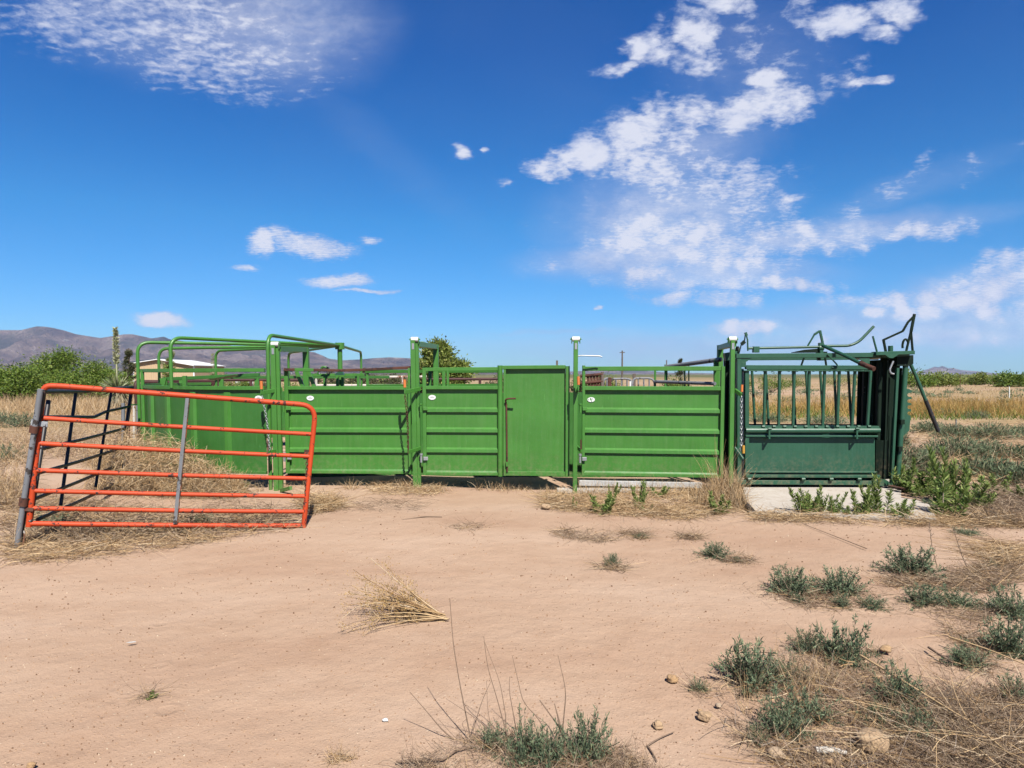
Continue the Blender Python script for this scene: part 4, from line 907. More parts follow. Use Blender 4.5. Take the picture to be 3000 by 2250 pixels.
# ------------------------------------------------------------------ trees and bushes beyond the pens
def tree(name, label, px, d, zt, w, mat, n_cl=55, per=70, leaf=(.155, .062), lobes=None, trunk=True, group=None, squash=.75, cat='tree', low=.12, seed=0, wind=0, trunk_mat=None):
    """crown of many small leaf clumps on tapered limbs; zt = top height, w = crown width (m)"""
    b = grounded(P(px, HY, d), -.05); t = thing(name, label, cat, b, group)
    lo = zt*low; hgt = zt-lo
    lobes = lobes or [(0, 0, .55, .5), (-.28, .1, .42, .34), (.28, -.1, .45, .36), (.05, .1, .80, .26)]
    cl = []
    while len(cl) < n_cl:
        lx, ly, lz, lr = lobes[rng.integers(len(lobes))]; p = sph(1)[0]*rng.uniform(.35, 1.0)**.6*lr
        z = lz+p[2]*squash
        if z < .03 or z > 1.03: continue
        cl.append((b.x+(lx+p[0])*w+wind*z*z, b.y+(ly+p[1])*w, b.z+lo+z*hgt))
    cl = np.array(cl); g = Veg()
    sz = rng.uniform(.6, 1.25, len(cl))
    for c, s in zip(cl, sz):
        k = int(per*s*1.35); r = w*.080*s+.06
        off = rng.normal(size=(k, 3))*np.array([r, r, r*.62]); ax = unit(off+rng.normal(size=(k, 3))*r*.9+np.array([wind*.4, 0, .06]))
        g.leaves(c+off, ax, rnd(k, leaf[0]*.6, leaf[0]*1.3), rnd(k, leaf[1]*.6, leaf[1]*1.4))
    g.out('crown', [mat], t)
    if trunk:
        mb = MB(); r0 = max(.03, zt*.018)
        for i in rng.permutation(len(cl))[:max(6, n_cl//6)]:
            e = V(cl[i]); m = b.lerp(e, .5)+V((rng.normal()*.08*w, rng.normal()*.08*w, .05*hgt)); mb.tube([b, b.lerp(m, .5), m, e], r0, 5, r0*.25)
        mb.build('trunk', trunk_mat or BARK, t)
    return t
def topz(y, d): return H+(HY-y)/F*d
tree('mesquite_tree', 'green mesquite cut off by the left edge of the photo', -70, 42, topz(1072, 42), 3.6, MESQ, 70, 80, low=.02)
tree('mesquite_tree', 'low yellowish green mesquite nearest the left edge in full view', 40, 41, topz(1070, 41), 3.4, MESQ, 75, 80, low=.02)
tree('mesquite_tree', 'tallest green mesquite on the left under the mountain peak', 160, 45, topz(1036, 45), 3.9, MESQ, 80, 85, lobes=[(0, 0, .40, .44), (-.32, .1, .32, .3), (.30, -.1, .38, .32), (-.10, .1, .78, .18), (.14, 0, .88, .15)], low=.02)
tree('mesquite_tree', 'rounded green mesquite between the tallest mesquite and the yucca', 245, 43, topz(1062, 43), 3.3, MESQ, 75, 80, low=.02)
tree('mesquite_tree', 'small dark green mesquite directly behind the yucca', 312, 46, topz(1082, 46), 2.4, MESQ, 50, 70, low=.02)
tree('mesquite_tree', 'green mesquite filling the gap behind the tallest mesquite', 105, 50, topz(1070, 50), 4.4, MESQ, 70, 80, low=.02)
tree('windblown_tree', 'yellow green tree blown to one side above the man door panel', 1300, 44, topz(1004, 44), 2.5, OLIVE, 190, 120, (.20, .085), lobes=[(-.05, 0, .32, .42), (.18, 0, .30, .40), (-.06, 0, .62, .33), (-.16, .05, .86, .20), (.30, 0, .45, .22), (-.34, 0, .55, .12)], low=.10, wind=-.0)
def conifer(label, px, d, y0, y1, wpx, mat, name='pine_tree', dens=1.0):
    b = grounded(P(px, HY, d), -.05); zt = topz(y0, d); w = M1(wpx, d); t = thing(name, label, 'tree', b)
    g = Veg(); mb = MB(); mb.tube([b, V((b.x+.05, b.y, zt))], max(.05, zt*.016), 6, .02); z0 = max(.2, topz(y1, d))
    for i in range(int(46*dens)):
        f = rng.uniform(0, 1)**.8; z = z0+(zt-z0)*f; L = w*.5*(1-f*.82)*rng.uniform(.6, 1.15); az = rng.uniform(0, 2*pi)
        e = V((b.x+cos(az)*L, b.y+sin(az)*L, z+L*.25)); s = V((b.x, b.y, z-.05)); mb.tube([s, e], .022, 4, .01)
        k = 60; tt = rng.uniform(.25, 1.05, k)[:, None]; c = np.array(s)*(1-tt)+np.array(e)*tt+rng.normal(size=(k, 3))*L*.12
        g.leaves(c, rng.normal(size=(k, 3))+np.array([cos(az), sin(az), .5]), rnd(k, .12, .28), rnd(k, .03, .06))
    mb.build('trunk', BARK, t); g.out('foliage', [mat], t)
conifer('young dark pine between the yucca and the tan building', 379, 55, 1030, 1150, 62, PINE, dens=1.1)
conifer('pale slender pine standing in front of the tan building', 499, 60, 1022, 1125, 56, OLIVE, dens=.8)
conifer('dark small conifer beyond the sloping dark pipe', 1992, 75, 1053, 1120, 34, PINE, dens=.8)
def bushes():
    L = [(470, 30, 1106, .7, OLIVE, 'small yellow green bush low in front of the tan building'), (590, 42, 1092, 1.5, OLIVE, 'olive bush right of the tan building corner'), (660, 46, 1082, 1.5, OLIVE, 'tall olive bush behind the far tub rails'),
         (715, 70, 1106, 1.4, MESQ, 'dark bush squeezed between the two white tanks'), (780, 50, 1094, 1.6, PINE, 'dark shrub behind the first alley post'), (858, 40, 1112, 1.5, OLIVE, 'low olive bush under the cross beam of the first alley post'),
         (935, 40, 1108, 1.2, OLIVE, 'green bush behind the pale fence frame end'), (985, 38, 1110, 1.1, MESQ, 'bright green bush behind the pale pipe fence'), (1035, 41, 1112, 1.2, OLIVE, 'low green bush right of the back tub bow'), (1115, 39, 1111, 1.3, MESQ, 'green bush in the middle of the pale pipe fence'), (1175, 40, 1110, 1.1, OLIVE, 'yellowish bush near the orange latch grip'),
         (1233, 46, 1072, 1.2, OLIVE, 'thin olive bush just right of the second alley post'), (1450, 50, 1085, 1.4, PINE, 'dark twiggy bush left of the man door top'),
         (1700, 45, 1090, .8, PINE, 'dark twiggy bush behind the slim single post'), (1765, 44, 1083, 2.0, MESQ, 'green shrub behind the rusty hay feeder'), (1978, 40, 1090, 1.3, MESQ, 'bright green bush below the small dark conifer'),
         (2180, 70, 1086, 1.5, OLIVE, 'green bush at the left end of the chute window'), (2262, 62, 1080, 2.4, MESQ, 'large green bush seen through the chute bars'), (2330, 85, 1094, 3, MESQ, 'low dark green bush in the middle of the chute window'), (2460, 95, 1096, 4, OLIVE, 'flat bush line at the right end of the chute window')]
    for px, d, y, w, m, lab in L:
        tree('bush', lab, px, d, topz(y, d), w, m, 30, 60, (.13, .05), lobes=[(0, 0, .45, .5), (-.25, 0, .35, .3), (.25, 0, .4, .3)], low=.02, cat='bush', trunk=True)
    for px, d, y, w, m, lab in ((2590, 95, 1087, 5, MESQ, 'green bush line right beside the chute top'), (2672, 88, 1080, 5, MESQ, 'tallest green bush on the right horizon under the far peak'), (2748, 92, 1087, 4, OLIVE, 'bush on the right horizon left of the fence stake'), (2800, 110, 1092, 4, OLIVE, 'low pale bush on the horizon behind the fence stake'), (2868, 105, 1085, 2.4, OLIVE, 'small tree shape on the right horizon'), (2955, 90, 1084, 3.4, MESQ, 'dark bush at the far right of the horizon'), (3030, 92, 1089, 4.2, MESQ, 'green bush cut by the right edge of the horizon')):
        tree('horizon_bush', lab, px, d, topz(y, d), w, m, 40, 60, (.3, .12), lobes=[(0, 0, .45, .5), (-.3, 0, .30, .3), (.3, 0, .35, .3)], low=.02, cat='bush', trunk=True)
    # a hedge-like row of young shrubs beyond the pale pipe fence: copies of one shrub
    proto = tree('young_shrub', 'young dark green shrub in the row beyond the pale pipe fence', 930, 58, topz(1086, 58), .75, PINE, 22, 50, (.12, .045), lobes=[(0, 0, .35, .4), (0, 0, .7, .25)], low=.03, group='row of young shrubs beyond the pale pipe fence', cat='shrub')
    for k in range(1, 17):
        c = proto.copy(); COL.objects.link(c); c.location = grounded(P(930+k*18.5+rng.uniform(-4, 4), HY, 58+rng.uniform(-3, 3)), -.05); s = rng.uniform(.8, 1.15); c.scale = (s, s, s*rng.uniform(.85, 1.1)); c.rotation_euler.z = rng.uniform(0, 6)
        for ch in proto.children:
            q = ch.copy(); COL.objects.link(q); q.parent = c
bushes()
def yucca(label, px, d, ytop, ycen, rpx, base=None, big=True):
    b = grounded(P(px, HY, d), -.05); c = P(px, ycen, d); r = M1(rpx, d); t = thing('yucca', label, 'yucca', b)
    g = Veg(); n = 320 if big else 60; dirs = sph(n); dirs[:, 2] = dirs[:, 2]*.75+.18
    g.strips(np.tile(np.array(c), (n, 1))+dirs*.08, dirs, rnd(n, r*.7, r*1.1), rnd(n, .045, .075) if big else .06, .12, 3, droop=.12, tip=.1); g.out('leaves', [YUC], t)
    g = Veg(); n = 220 if big else 40; tt = rng.uniform(0, 1, n); az = rnd(n, 0, 2*pi); rr = .16 if big else .08
    base_p = np.stack([b.x+np.cos(az)*rr, b.y+np.sin(az)*rr, b.z+(c.z-b.z)*(.25+.75*tt)], 1)
    g.strips(base_p, np.stack([np.cos(az)*.5, np.sin(az)*.5, -np.ones(n)], 1), rnd(n, .35, .6)*min(1, c.z), .05, .1, 2, tip=.2); g.out('dead_skirt', [YDEAD], t)
    MB().tube([b, c], .15 if big else .07, 8, .10 if big else .05).build('trunk', YDEAD, t)
    top = P(px-5 if big else px, ytop, d); MB().tube([c, c.lerp(top, .5)+V((.01, 0, 0)), top], .045 if big else .03, 8, .015).build('flower_stalk', YFLW, t)
    g = Veg(); n = 420 if big else 120; f = rng.uniform(0, 1, n)**.9; z = .42+.58*f
    w = (1-np.abs(f-.35)/.65)*M1(4.6 if big else 4, d)*.9+.012; az = rnd(n, 0, 2*pi); o = rng.uniform(.1, 1, n)*w
    p = np.array(c)*(1-z)[:, None]+np.array(top)*z[:, None]+np.stack([np.cos(az)*o, np.sin(az)*o, np.zeros(n)], 1)
    g.leaves(p, np.stack([np.cos(az), np.sin(az), .6+np.zeros(n)], 1), rnd(n, .08, .16) if big else .2, rnd(n, .04, .08)); g.out('flowers', [YFLW], t)
yucca('tall flowering yucca with a pale stalk behind the orange gate', 343, 30, 962, 1142, 46)
yucca('distant flowering yucca seen between the back tub bows', 624, 70, 1036, 1100, 14, big=False)
yucca('small distant yucca stalk over the mesquites', 300, 70, 1060, 1110, 14, big=False)
yucca('distant yucca bloom behind the pale slender pine', 478, 68, 1060, 1112, 16, big=False)

# ------------------------------------------------------------------ low plants: feathery blue-green and leafy green weeds
def feather_proto(seed, dense=1.0):
    g = Veg(); n = int(95*dense)
    az = rnd(n, 0, 2*pi); el = np.clip(rng.normal(.72, .48, n), .08, 1.5)
    d = np.stack([np.cos(az)*np.cos(el), np.sin(az)*np.cos(el), np.sin(el)], 1); b = np.stack([np.cos(az)*rnd(n, 0, .035), np.sin(az)*rnd(n, 0, .035), np.zeros(n)-.01], 1)
    L = rnd(n, .055, .165); pts = g.strips(b, d, L, .004, .35, 4, m=1, droop=.05)
    for i in range(n):
        k = int(42*L[i]/.12); t = rng.uniform(.05, 1, k)*4; j = np.minimum(t.astype(int), 3); f = (t-j)[:, None]
        p = pts[i][j]*(1-f)+pts[i][j+1]*f; a = unit(pts[i][j+1]-pts[i][j])*.7+rng.normal(size=(k, 3))*.75+np.array([0, 0, .15])
        g.leaves(p, a, rnd(k, .011, .026), rnd(k, .0028, .0056), 0)
    return g
def spire_proto(seed, nst, hs, spread=.06):
    g = Veg()
    az = rnd(nst, 0, 2*pi); tl = rnd(nst, .1, .75); d = np.stack([np.cos(az)*tl, np.sin(az)*tl, np.ones(nst)], 1); b = np.stack([np.cos(az)*spread*rnd(nst, 0, 1), np.sin(az)*spread*rnd(nst, 0, 1), np.zeros(nst)-.01], 1)
    L = rnd(nst, hs[0], hs[1]); pts = g.strips(b, d, L, .008, .22, 4, m=1, droop=-.25)
    for i in range(nst):
        k = int(560*L[i]); t = rng.uniform(.06, 1, k)*4; j = np.minimum(t.astype(int), 3); f = (t-j)[:, None]
        p = pts[i][j]*(1-f)+pts[i][j+1]*f; a2 = rnd(k, 0, 2*pi)
        a = np.stack([np.cos(a2), np.sin(a2), rnd(k, .1, 1.0)+(t/4)**3*1.3], 1)
        g.leaves(p, a, rnd(k, .032, .078)*(1-.35*t/4), rnd(k, .007, .013), 0)
    return g
PROTO = {}
def place(kind, protos, name, cat, px, py, wpx, hpx, label, group, w0, h0, rz=None, ref=None):
    p = G(px, py); d = p.y; key = (kind, rng.integers(len(protos)))
    if key not in PROTO:
        o = protos[key[1]]().out(name, [BLUEG, TWIG] if kind == 'f' else [WEED, TWIG], org=V((0, 0, 0))); PROTO[key] = o
    else:
        o = PROTO[key].copy(); COL.objects.link(o)
    sx = M1(wpx, d)/w0; sz = M1(hpx, d)/h0; o.scale = (sx, sx*.9, sz); o.location = V((p.x, p.y, float(gz(p.x, p.y))-.004)); o.rotation_euler = (0, 0, rng.uniform(0, 2*pi))
    tag(o, label, cat, group); FEET.append((px, py, wpx)); return o
FEET = []
FP = [lambda: feather_proto(1), lambda: feather_proto(2, 1.3), lambda: feather_proto(3, .8), lambda: feather_proto(4, 1.1), lambda: feather_proto(5, .95)]
SP = [lambda: spire_proto(1, 7, (.12, .30), .075), lambda: spire_proto(2, 9, (.12, .30), .085), lambda: spire_proto(3, 5, (.14, .30), .055), lambda: spire_proto(4, 8, (.10, .28), .07), lambda: spire_proto(5, 6, (.16, .30), .09)]
FG, SG = 'blue-green feathery weeds on the bare dirt', 'leafy green weeds around the slab and panels'
for px, py, w, h, lab in [
 (2091, 1622, 95, 50, 'thin blue-green weed alone on the dirt below the big straw tuft'), (2158, 1636, 38, 16, 'tiny weed just right of the thin weed below the straw tuft'),
 (2313, 1730, 150, 84, 'blue-green weed on the left of the pair in the middle of the right dirt'), (2462, 1734, 150, 88, 'blue-green weed on the right of the pair in the middle of the right dirt'),
 (2343, 1757, 52, 26, 'small sprig in front of the left weed of the pair'), (2467, 1770, 68, 40, 'small round sprig in front of the right weed of the pair'), (2556, 1772, 96, 40, 'spreading low sprig right of the small round sprig'),
 (2672, 1680, 165, 92, 'full dark blue-green weed with shadow near the slab'), (2700, 1766, 130, 66, 'wide low weed below the full dark weed, its left half'), (2800, 1772, 130, 62, 'wide low weed below the full dark weed, its right half'),
 (2960, 1800, 150, 100, 'dense weed at the right edge, upper of two'), (2950, 1900, 160, 110, 'dense weed at the right edge, lower of two'), (2828, 1934, 115, 56, 'compact weed left of the dense right edge weeds'),
 (2470, 1930, 165, 135, 'upright blue-green weed above the pale upright bone'), (2365, 1905, 100, 70, 'leaning sprig touching the left of the upright weed'),
 (2200, 2005, 180, 130, 'large grey green weed mixed with dry stems'), (2290, 1985, 110, 90, 'right half of the grey green weed among dry stems'), (2049, 2018, 50, 42, 'small sprig left of the large grey green weed'),
 (2640, 2062, 150, 125, 'round bright weed in the dry tangle at lower right'), (2298, 2142, 150, 130, 'leafy weed in front of the large grey green weed'), (2372, 2098, 140, 105, 'weed right behind the leafy front weed'), (2220, 2162, 66, 48, 'little sprig at the lower left of the leafy front weed'),
 (2690, 2152, 130, 95, 'weed half hidden in the dark tangle at lower right'), (2985, 2045, 120, 90, 'weed cut off by the right edge beside the dry tangle'), (2575, 2105, 110, 70, 'faint sprig between the two weeds of the dry tangle'),
 (1793, 1646, 50, 40, 'single small weed in the middle of the bare dirt'), (1873, 1569, 45, 18, 'small sprig at the right end of the flat dead mat'), (2720, 1400+80, 60, 26, 'low sprig near the slab corner stone'),
 (2830, 1560, 80, 26, 'low grey green sprig in straw right of the slab'), (2910, 1660, 45, 20, 'tiny sprig right of the full dark weed'), (2560, 1905, 40, 12, 'tiny sprig behind the round tan rock'),
 (1545, 2232, 125, 165, 'bushy sprig left of the pale forked twig at the bottom'), (1610, 2245, 130, 130, 'sprig directly behind the pale forked twig'), (1718, 2228, 150, 150, 'bushy sprig right of the pale forked twig at the bottom'), (1449, 2185, 110, 60, 'low sprig at the foot of the longest bare twig'),
 (150, 1538, 110, 55, 'grey green sprig in the shade under the orange gate'), (590, 1530, 90, 36, 'grey green sprig under the orange gate near its brace'), (20, 1345, 80, 60, 'grey green weed at the left edge beside the gate post'), (60, 1250, 90, 46, 'blue-green weed in the dry grass left of the black panel'), (15, 1240, 60, 48, 'blue-green weed at the left edge in the far dry grass')]:
    place('f', FP, 'feathery_weed', 'weed', px, py, w*(1.15 if py > 1850 else 1.05), h*(1.18 if py > 1850 else 1.05), lab, FG, .26, .155)
for px, py, w, h, lab in [
 (2360, 1504, 62, 78, 'leafy weed on the left of the clump in front of the slab'), (2397, 1506, 45, 88, 'tall leafy weed second from left before the slab'), (2436, 1508, 50, 76, 'leafy weed third from left before the slab'), (2489, 1511, 40, 42, 'short weed in the middle before the slab'),
 (2518, 1511, 50, 92, 'narrow upright weed right of the short weed before the slab'), (2568, 1508, 75, 118, 'tallest leafy weed in front of the slab'), (2645, 1519, 58, 58, 'lone weed at the right end before the slab'),
 (2770, 1514, 120, 150, 'big leafy weed right of the slab corner'), (2795, 1470, 80, 165, 'tallest spire of the weeds right of the slab'), (2848, 1482, 80, 95, 'dark leafy weed behind the big corner weed'), (2923, 1446, 68, 66, 'round weed alone in the straw far right'), (2992, 1457, 46, 42, 'weed at the right edge level with the slab'),
 (2645, 1436, 60, 108, 'weed growing against the right foot of the chute'), (2684, 1438, 110, 66, 'spreading weed beside the chute skid'), (2731, 1447, 70, 100, 'upright weed between the skid and the tallest spire'), (2700, 1452, 70, 50, 'low weed touching the slab edge'),
 (1681, 1488, 20, 38, 'thin weed at the foot of the slim single post'), (1760, 1504, 60, 66, 'bushy green weed in front of the grey board'), (1799, 1452, 24, 46, 'thin weed in front of the footing'), (1872, 1486, 34, 82, 'tall thin weed in the straw under the torn sticker panel'), (1888, 1495, 28, 24, 'short weed at the foot of the tall thin weed'), (1926, 1456, 44, 34, 'pale weed in the straw right of the tall thin weed'),
 (2106, 1504, 60, 60, 'dark weed in front of the big straw tuft'), (701, 1440, 30, 34, 'small green weed under the round tub'), (435, 2038, 40, 12, 'small flat green leaf clump on the bare dirt at lower left')]:
    place('s', SP, 'leafy_weed', 'weed', px, py, w, h, lab, SG, .185, .27)

# ------------------------------------------------------------------ straw, dead stems and grass (nobody could count the blades)
def poly_pts(poly, n):
    xs = [p[0] for p in poly]; ys = [p[1] for p in poly]; out = np.zeros((0, 2))
    while len(out) < n:
        c = np.stack([rnd(n*2, min(xs), max(xs)), rnd(n*2, min(ys), max(ys))], 1); ins = np.zeros(len(c), bool); j = len(poly)-1
        for i in range(len(poly)):
            xi, yi = poly[i]; xj, yj = poly[j]
            ins ^= ((yi > c[:, 1]) != (yj > c[:, 1])) & (c[:, 0] < (xj-xi)*(c[:, 1]-yi)/(yj-yi+1e-9)+xi); j = i
        out = np.concatenate([out, c[ins]])
    return out[:n]
def to_ground(px, z=0):
    x = (px[:, 0]-1500)/F; yv = (PY0-px[:, 1])/F
    dy = FW.y+UP.y*yv; dz = FW.z+UP.z*yv; k = -H/dz
    X, Y = x*k, dy*k; return np.stack([X, Y, gz(X, Y)+z], 1)
def clumped(pts, amount=.5, scale=3.0):
    """thin points out into natural patches"""
    f = np.sin(pts[:, 0]*scale+1.3*np.sin(pts[:, 1]*scale*.7))+np.sin(pts[:, 1]*scale*1.3+1.7*np.sin(pts[:, 0]*scale*.9+2))
    return pts[f+rng.normal(size=len(pts))*.7 > -2+amount*2.4]
def lying(g, pts, L=(.08, .35), W=(.002, .0045), up=.18, bend=.5, m=0, lift=.03, droop=.1):
    n = len(pts); az = rnd(n, 0, 2*pi); d = np.stack([np.cos(az), np.sin(az), rnd(n, -.02, up)], 1); b = pts.copy(); b[:, 2] += np.abs(rng.normal(size=n))*lift+.002
    g.strips(b, d, rnd(n, *L), rnd(n, *W), bend, 4, m, droop=droop, tip=.5)
def standing(g, pts, L=(.12, .35), W=(.003, .006), lean=.35, bend=.35, m=0, droop=.25):
    n = len(pts); d = rng.normal(size=(n, 3))*lean; d[:, 2] = 1; g.strips(pts, d, rnd(n, *L), rnd(n, *W), bend, 4, m, droop=droop)
def tuft(g, px, py, n, L, rpx, m=0, W=(.003, .006), lean=.45, droop=.3):
    c = np.stack([rng.normal(px, rpx*.4, n), rng.normal(py, rpx*.10, n)], 1); standing(g, to_ground(c), L, W, lean, .3, m, droop)
def stuff(g, name, mats): o = g.out(name, mats); tag(o, kind='stuff'); return o
# mat under the orange gate
g = Veg(); pl = [(0, 1490), (150, 1455), (500, 1490), (860, 1505), (850, 1555), (640, 1585), (300, 1632), (0, 1660)]
lying(g, clumped(to_ground(poly_pts(pl, 7000)), .45), (.08, .4), (.0025, .006)); lying(g, clumped(to_ground(poly_pts(pl, 3500)), .6, 2), (.1, .3), (.003, .006), .6, .8, 1, .06)
for k in range(46): x = rng.uniform(30, 830); tuft(g, x, 1600-(x/830)*50+rng.uniform(-35, 6), 26, (.06, .2), 26, rng.integers(2), (.002, .005), .7)
for k in range(16): tuft(g, rng.uniform(70, 330), rng.uniform(1545, 1598), 60, (.08, .2), 34, 1, (.003, .006), .8)
stuff(g, 'dry_grass', [STRAW, GREYSTRAW])
# field on the left, behind the orange gate and the black panel
g = Veg()
lp = [(-350, 1210), (400, 1195), (330, 1400), (130, 1330), (60, 1490), (-350, 1530)]
standing(g, clumped(to_ground(poly_pts(lp, 12000)), .35, 1.1), (.10, .42), (.004, .009), .6, .5); lying(g, clumped(to_ground(poly_pts(lp, 8000)), .3, 1.1), (.15, .5), (.004, .008), .4, .7, 1, .06)
lp2 = [(-300, 1165), (460, 1165), (430, 1215), (-300, 1230)]
standing(g, to_ground(poly_pts(lp2, 9000)), (.25, .75), (.008, .018), .35, .35)
stuff(g, 'dry_grass', [STRAW, GREYSTRAW])
# fringe along the feet of the panels and tub
g = Veg()
for px, py, n, h, r in [(900, 1432, 40, .2, 22), (1030, 1432, 60, .22, 30), (1110, 1428, 130, .16, 60), (1190, 1432, 220, .22, 60), (1275, 1436, 180, .14, 55), (1400, 1432, 40, .2, 22), (1450, 1430, 60, .18, 30), (1490, 1432, 70, .2, 34), (1535, 1430, 60, .18, 26), (1600, 1440, 120, .16, 46), (1650, 1450, 130, .2, 40), (1710, 1452, 60, .2, 26), (840, 1430, 60, .14, 36), (760, 1436, 50, .2, 26), (1350, 1418, 40, .12, 40), (960, 1420, 50, .12, 40)]:
    tuft(g, px, py, n, (h*.4, h), r, 0, (.003, .006), .6)
lying(g, to_ground(poly_pts([(1080, 1425), (1190, 1415), (1300, 1430), (1280, 1450), (1090, 1448)], 900)), (.08, .3), (.003, .006))
lying(g, to_ground(poly_pts([(890, 1455), (985, 1468), (1015, 1490), (900, 1506), (880, 1480)], 1400)), (.08, .35), (.003, .006), .3, .6, 0, .05)
lying(g, clumped(to_ground(poly_pts([(560, 1450), (880, 1452), (1240, 1470), (1240, 1496), (1000, 1502), (560, 1490)], 900)), .7), (.08, .3), (.0025, .005), m=1)
pl = [(1590, 1442), (2150, 1438), (2180, 1500), (2010, 1524), (1700, 1500), (1580, 1488)]
lying(g, clumped(to_ground(poly_pts(pl, 5200)), .3), (.1, .4), (.003, .006)); standing(g, clumped(to_ground(poly_pts(pl, 700)), .3), (.06, .2), (.003, .006), .6)
standing(g, to_ground(poly_pts([(1700, 1432), (2120, 1436), (2130, 1452), (1700, 1450)], 900)), (.08, .24), (.003, .006), .45)
lying(g, clumped(to_ground(poly_pts([(2200, 1508), (2700, 1520), (3000, 1500), (3000, 1545), (2700, 1540), (2200, 1528)], 3000)), .3), (.1, .4), (.003, .006)); lying(g, clumped(to_ground(poly_pts([(2820, 1450), (3050, 1430), (3050, 1540), (2840, 1530)], 3000)), .3), (.1, .5), (.003, .006), .3, .6, 1)
stuff(g, 'straw_litter', [STRAW, GREYSTRAW])
g = Veg()   # the big pale tuft between panel and slab
for px, py, n, L in ((2120, 1462, 170, (.2, .6)), (2150, 1470, 240, (.15, .5)), (2090, 1468, 160, (.15, .42)), (2165, 1490, 200, (.1, .32)), (2050, 1478, 120, (.1, .32)), (2118, 1480, 160, (.1, .3))): tuft(g, px, py, n, L, 36, 0, (.004, .008), .36, .3)
tuft(g, 2112, 1455, 26, (.6, .85), 12, 0, (.004, .007), .14, .15); tuft(g, 2075, 1455, 16, (.45, .62), 12, 0, (.004, .007), .2, .2)
o = g.out('straw_tuft', [STRAW], org=G(2120, 1470)); tag(o, 'big pale straw tuft between the torn sticker panel and the slab', 'dry grass')
# pile of blown tumbleweed against the tub
g = Veg(); cs = [(-4.62, 9.65, .50, .80), (-5.05, 9.95, .66, 1.0), (-4.25, 9.55, .30, .6), (-5.4, 10.0, .70, .66), (-3.95, 9.5, .16, .5)]
for (x, y, hh, rr) in cs:
    n = 1500; u = sph(n, 1.0); rad = rng.uniform(.72, 1.04, n)[:, None]; b = np.array([x, y, 0])+u*rad*np.array([rr*.8, rr*.6, hh*1.15]); b[:, 2] = np.maximum(b[:, 2], .01)
    tang = unit(np.cross(u, rng.normal(size=(n, 3)))); g.strips(b, tang+u*.25, rnd(n, .12, .4), rnd(n, .003, .007), .9, 5, 0, droop=.35, tip=.5)
    n = 500; u = sph(n, 1.0); b = np.array([x, y, 0])+u*rng.uniform(.3, .85, n)[:, None]*np.array([rr*.8, rr*.6, hh]); g.strips(b, rng.normal(size=(n, 3)), rnd(n, .1, .3), .006, .9, 3, 1)
    standing(g, np.array([x, y, 0])+sph(110, 1.0)*np.array([rr*.8, rr*.6, hh]), (.1, .26), (.003, .005), 1.0, .6)
o = g.out('weed_pile', [STRAW, GREYSTRAW], org=V((-4.6, 9.7, 0))); tag(o, 'heap of dry tumbleweed blown against the round green tub', 'dry weed heap')
# flat dead mats on the bare dirt
g = Veg()
for pl, n in (([(1620, 1556), (1660, 1548), (1900, 1556), (1910, 1572), (1760, 1584), (1640, 1572)], 1500), ([(1735, 1655), (1830, 1650), (1835, 1668), (1760, 1662)], 200), ([(1980, 1560), (2060, 1562), (2050, 1576), (1985, 1574)], 260), ([(2110, 1628), (2220, 1632), (2200, 1644), (2110, 1640)], 200),
              ([(2290, 1740), (2420, 1700), (2600, 1760), (2540, 1782), (2350, 1778)], 900), ([(2580, 1690), (2760, 1690), (2990, 1620), (3000, 1700), (2900, 1740), (2600, 1720)], 2600), ([(1400, 1535), (1440, 1545), (1380, 1560), (1280, 1550)], 120), ([(2640, 1780), (2900, 1790), (2900, 1980), (2720, 1800)], 900)):
    lying(g, clumped(to_ground(poly_pts(pl, n)), .35, 4), (.04, .22), (.0018, .004), .4, .8, 1, .012)
    lying(g, clumped(to_ground(poly_pts(pl, n//4)), .35, 4), (.06, .3), (.0018, .004), .2, .5, 0, .012)
lying(g, to_ground(poly_pts([(2850, 1585), (3020, 1590), (3020, 1680), (2850, 1640)], 700)), (.15, .6), (.002, .005), .12, .25, 0, .02)
stuff(g, 'dead_weed_mat', [STRAW, GREYSTRAW])
# tangle at the lower right
g = Veg(); pl = [(2180, 1960), (2330, 1900), (2560, 1960), (2760, 2030), (3060, 2060), (3060, 2330), (2380, 2330), (2200, 2200), (2090, 2070)]
lying(g, clumped(to_ground(poly_pts(pl, 5200)), .72, 4), (.05, .24), (.0012, .003), .55, .9, 1, .02); lying(g, clumped(to_ground(poly_pts(pl, 2600)), .6, 4), (.06, .3), (.0014, .0034), .3, .7, 0, .015); lying(g, clumped(to_ground(poly_pts(pl, 900)), .4, 5), (.06, .24), (.002, .0045), .5, .7, 2, .03)
pl = [(2640, 2040), (3060, 2020), (3060, 2300), (2740, 2300)]; lying(g, to_ground(poly_pts(pl, 3000)), (.1, .4), (.0012, .003), .35, .5, 1, .03); lying(g, to_ground(poly_pts(pl, 260)), (.2, .6), (.0018, .004), .3, .3, 0, .05)
lying(g, to_ground(poly_pts([(2250, 1990), (2520, 1960), (3060, 2080), (3060, 2330), (2350, 2330)], 420)), (.05, .22), (.003, .006), .25, .35, 0, .035)
for k in range(26): tuft(g, rng.uniform(2180, 2460), rng.uniform(1950, 2080), 16, (.08, .26), 34, rng.integers(2), (.0014, .003), .5)
stuff(g, 'dry_tangle', [STRAW, GREYSTRAW, TWIG])
g = Veg(); pl = [(1250, 2215), (1400, 2170), (1560, 2190), (1800, 2200), (1900, 2240), (1960, 2330), (1150, 2330), (1180, 2240)]
lying(g, clumped(to_ground(poly_pts(pl, 4200)), .3, 6), (.03, .16), (.001, .0026), .6, .9, 1, .02); lying(g, clumped(to_ground(poly_pts(pl, 900)), .4, 6), (.03, .12), (.001, .003), .5, .8, 0, .01)
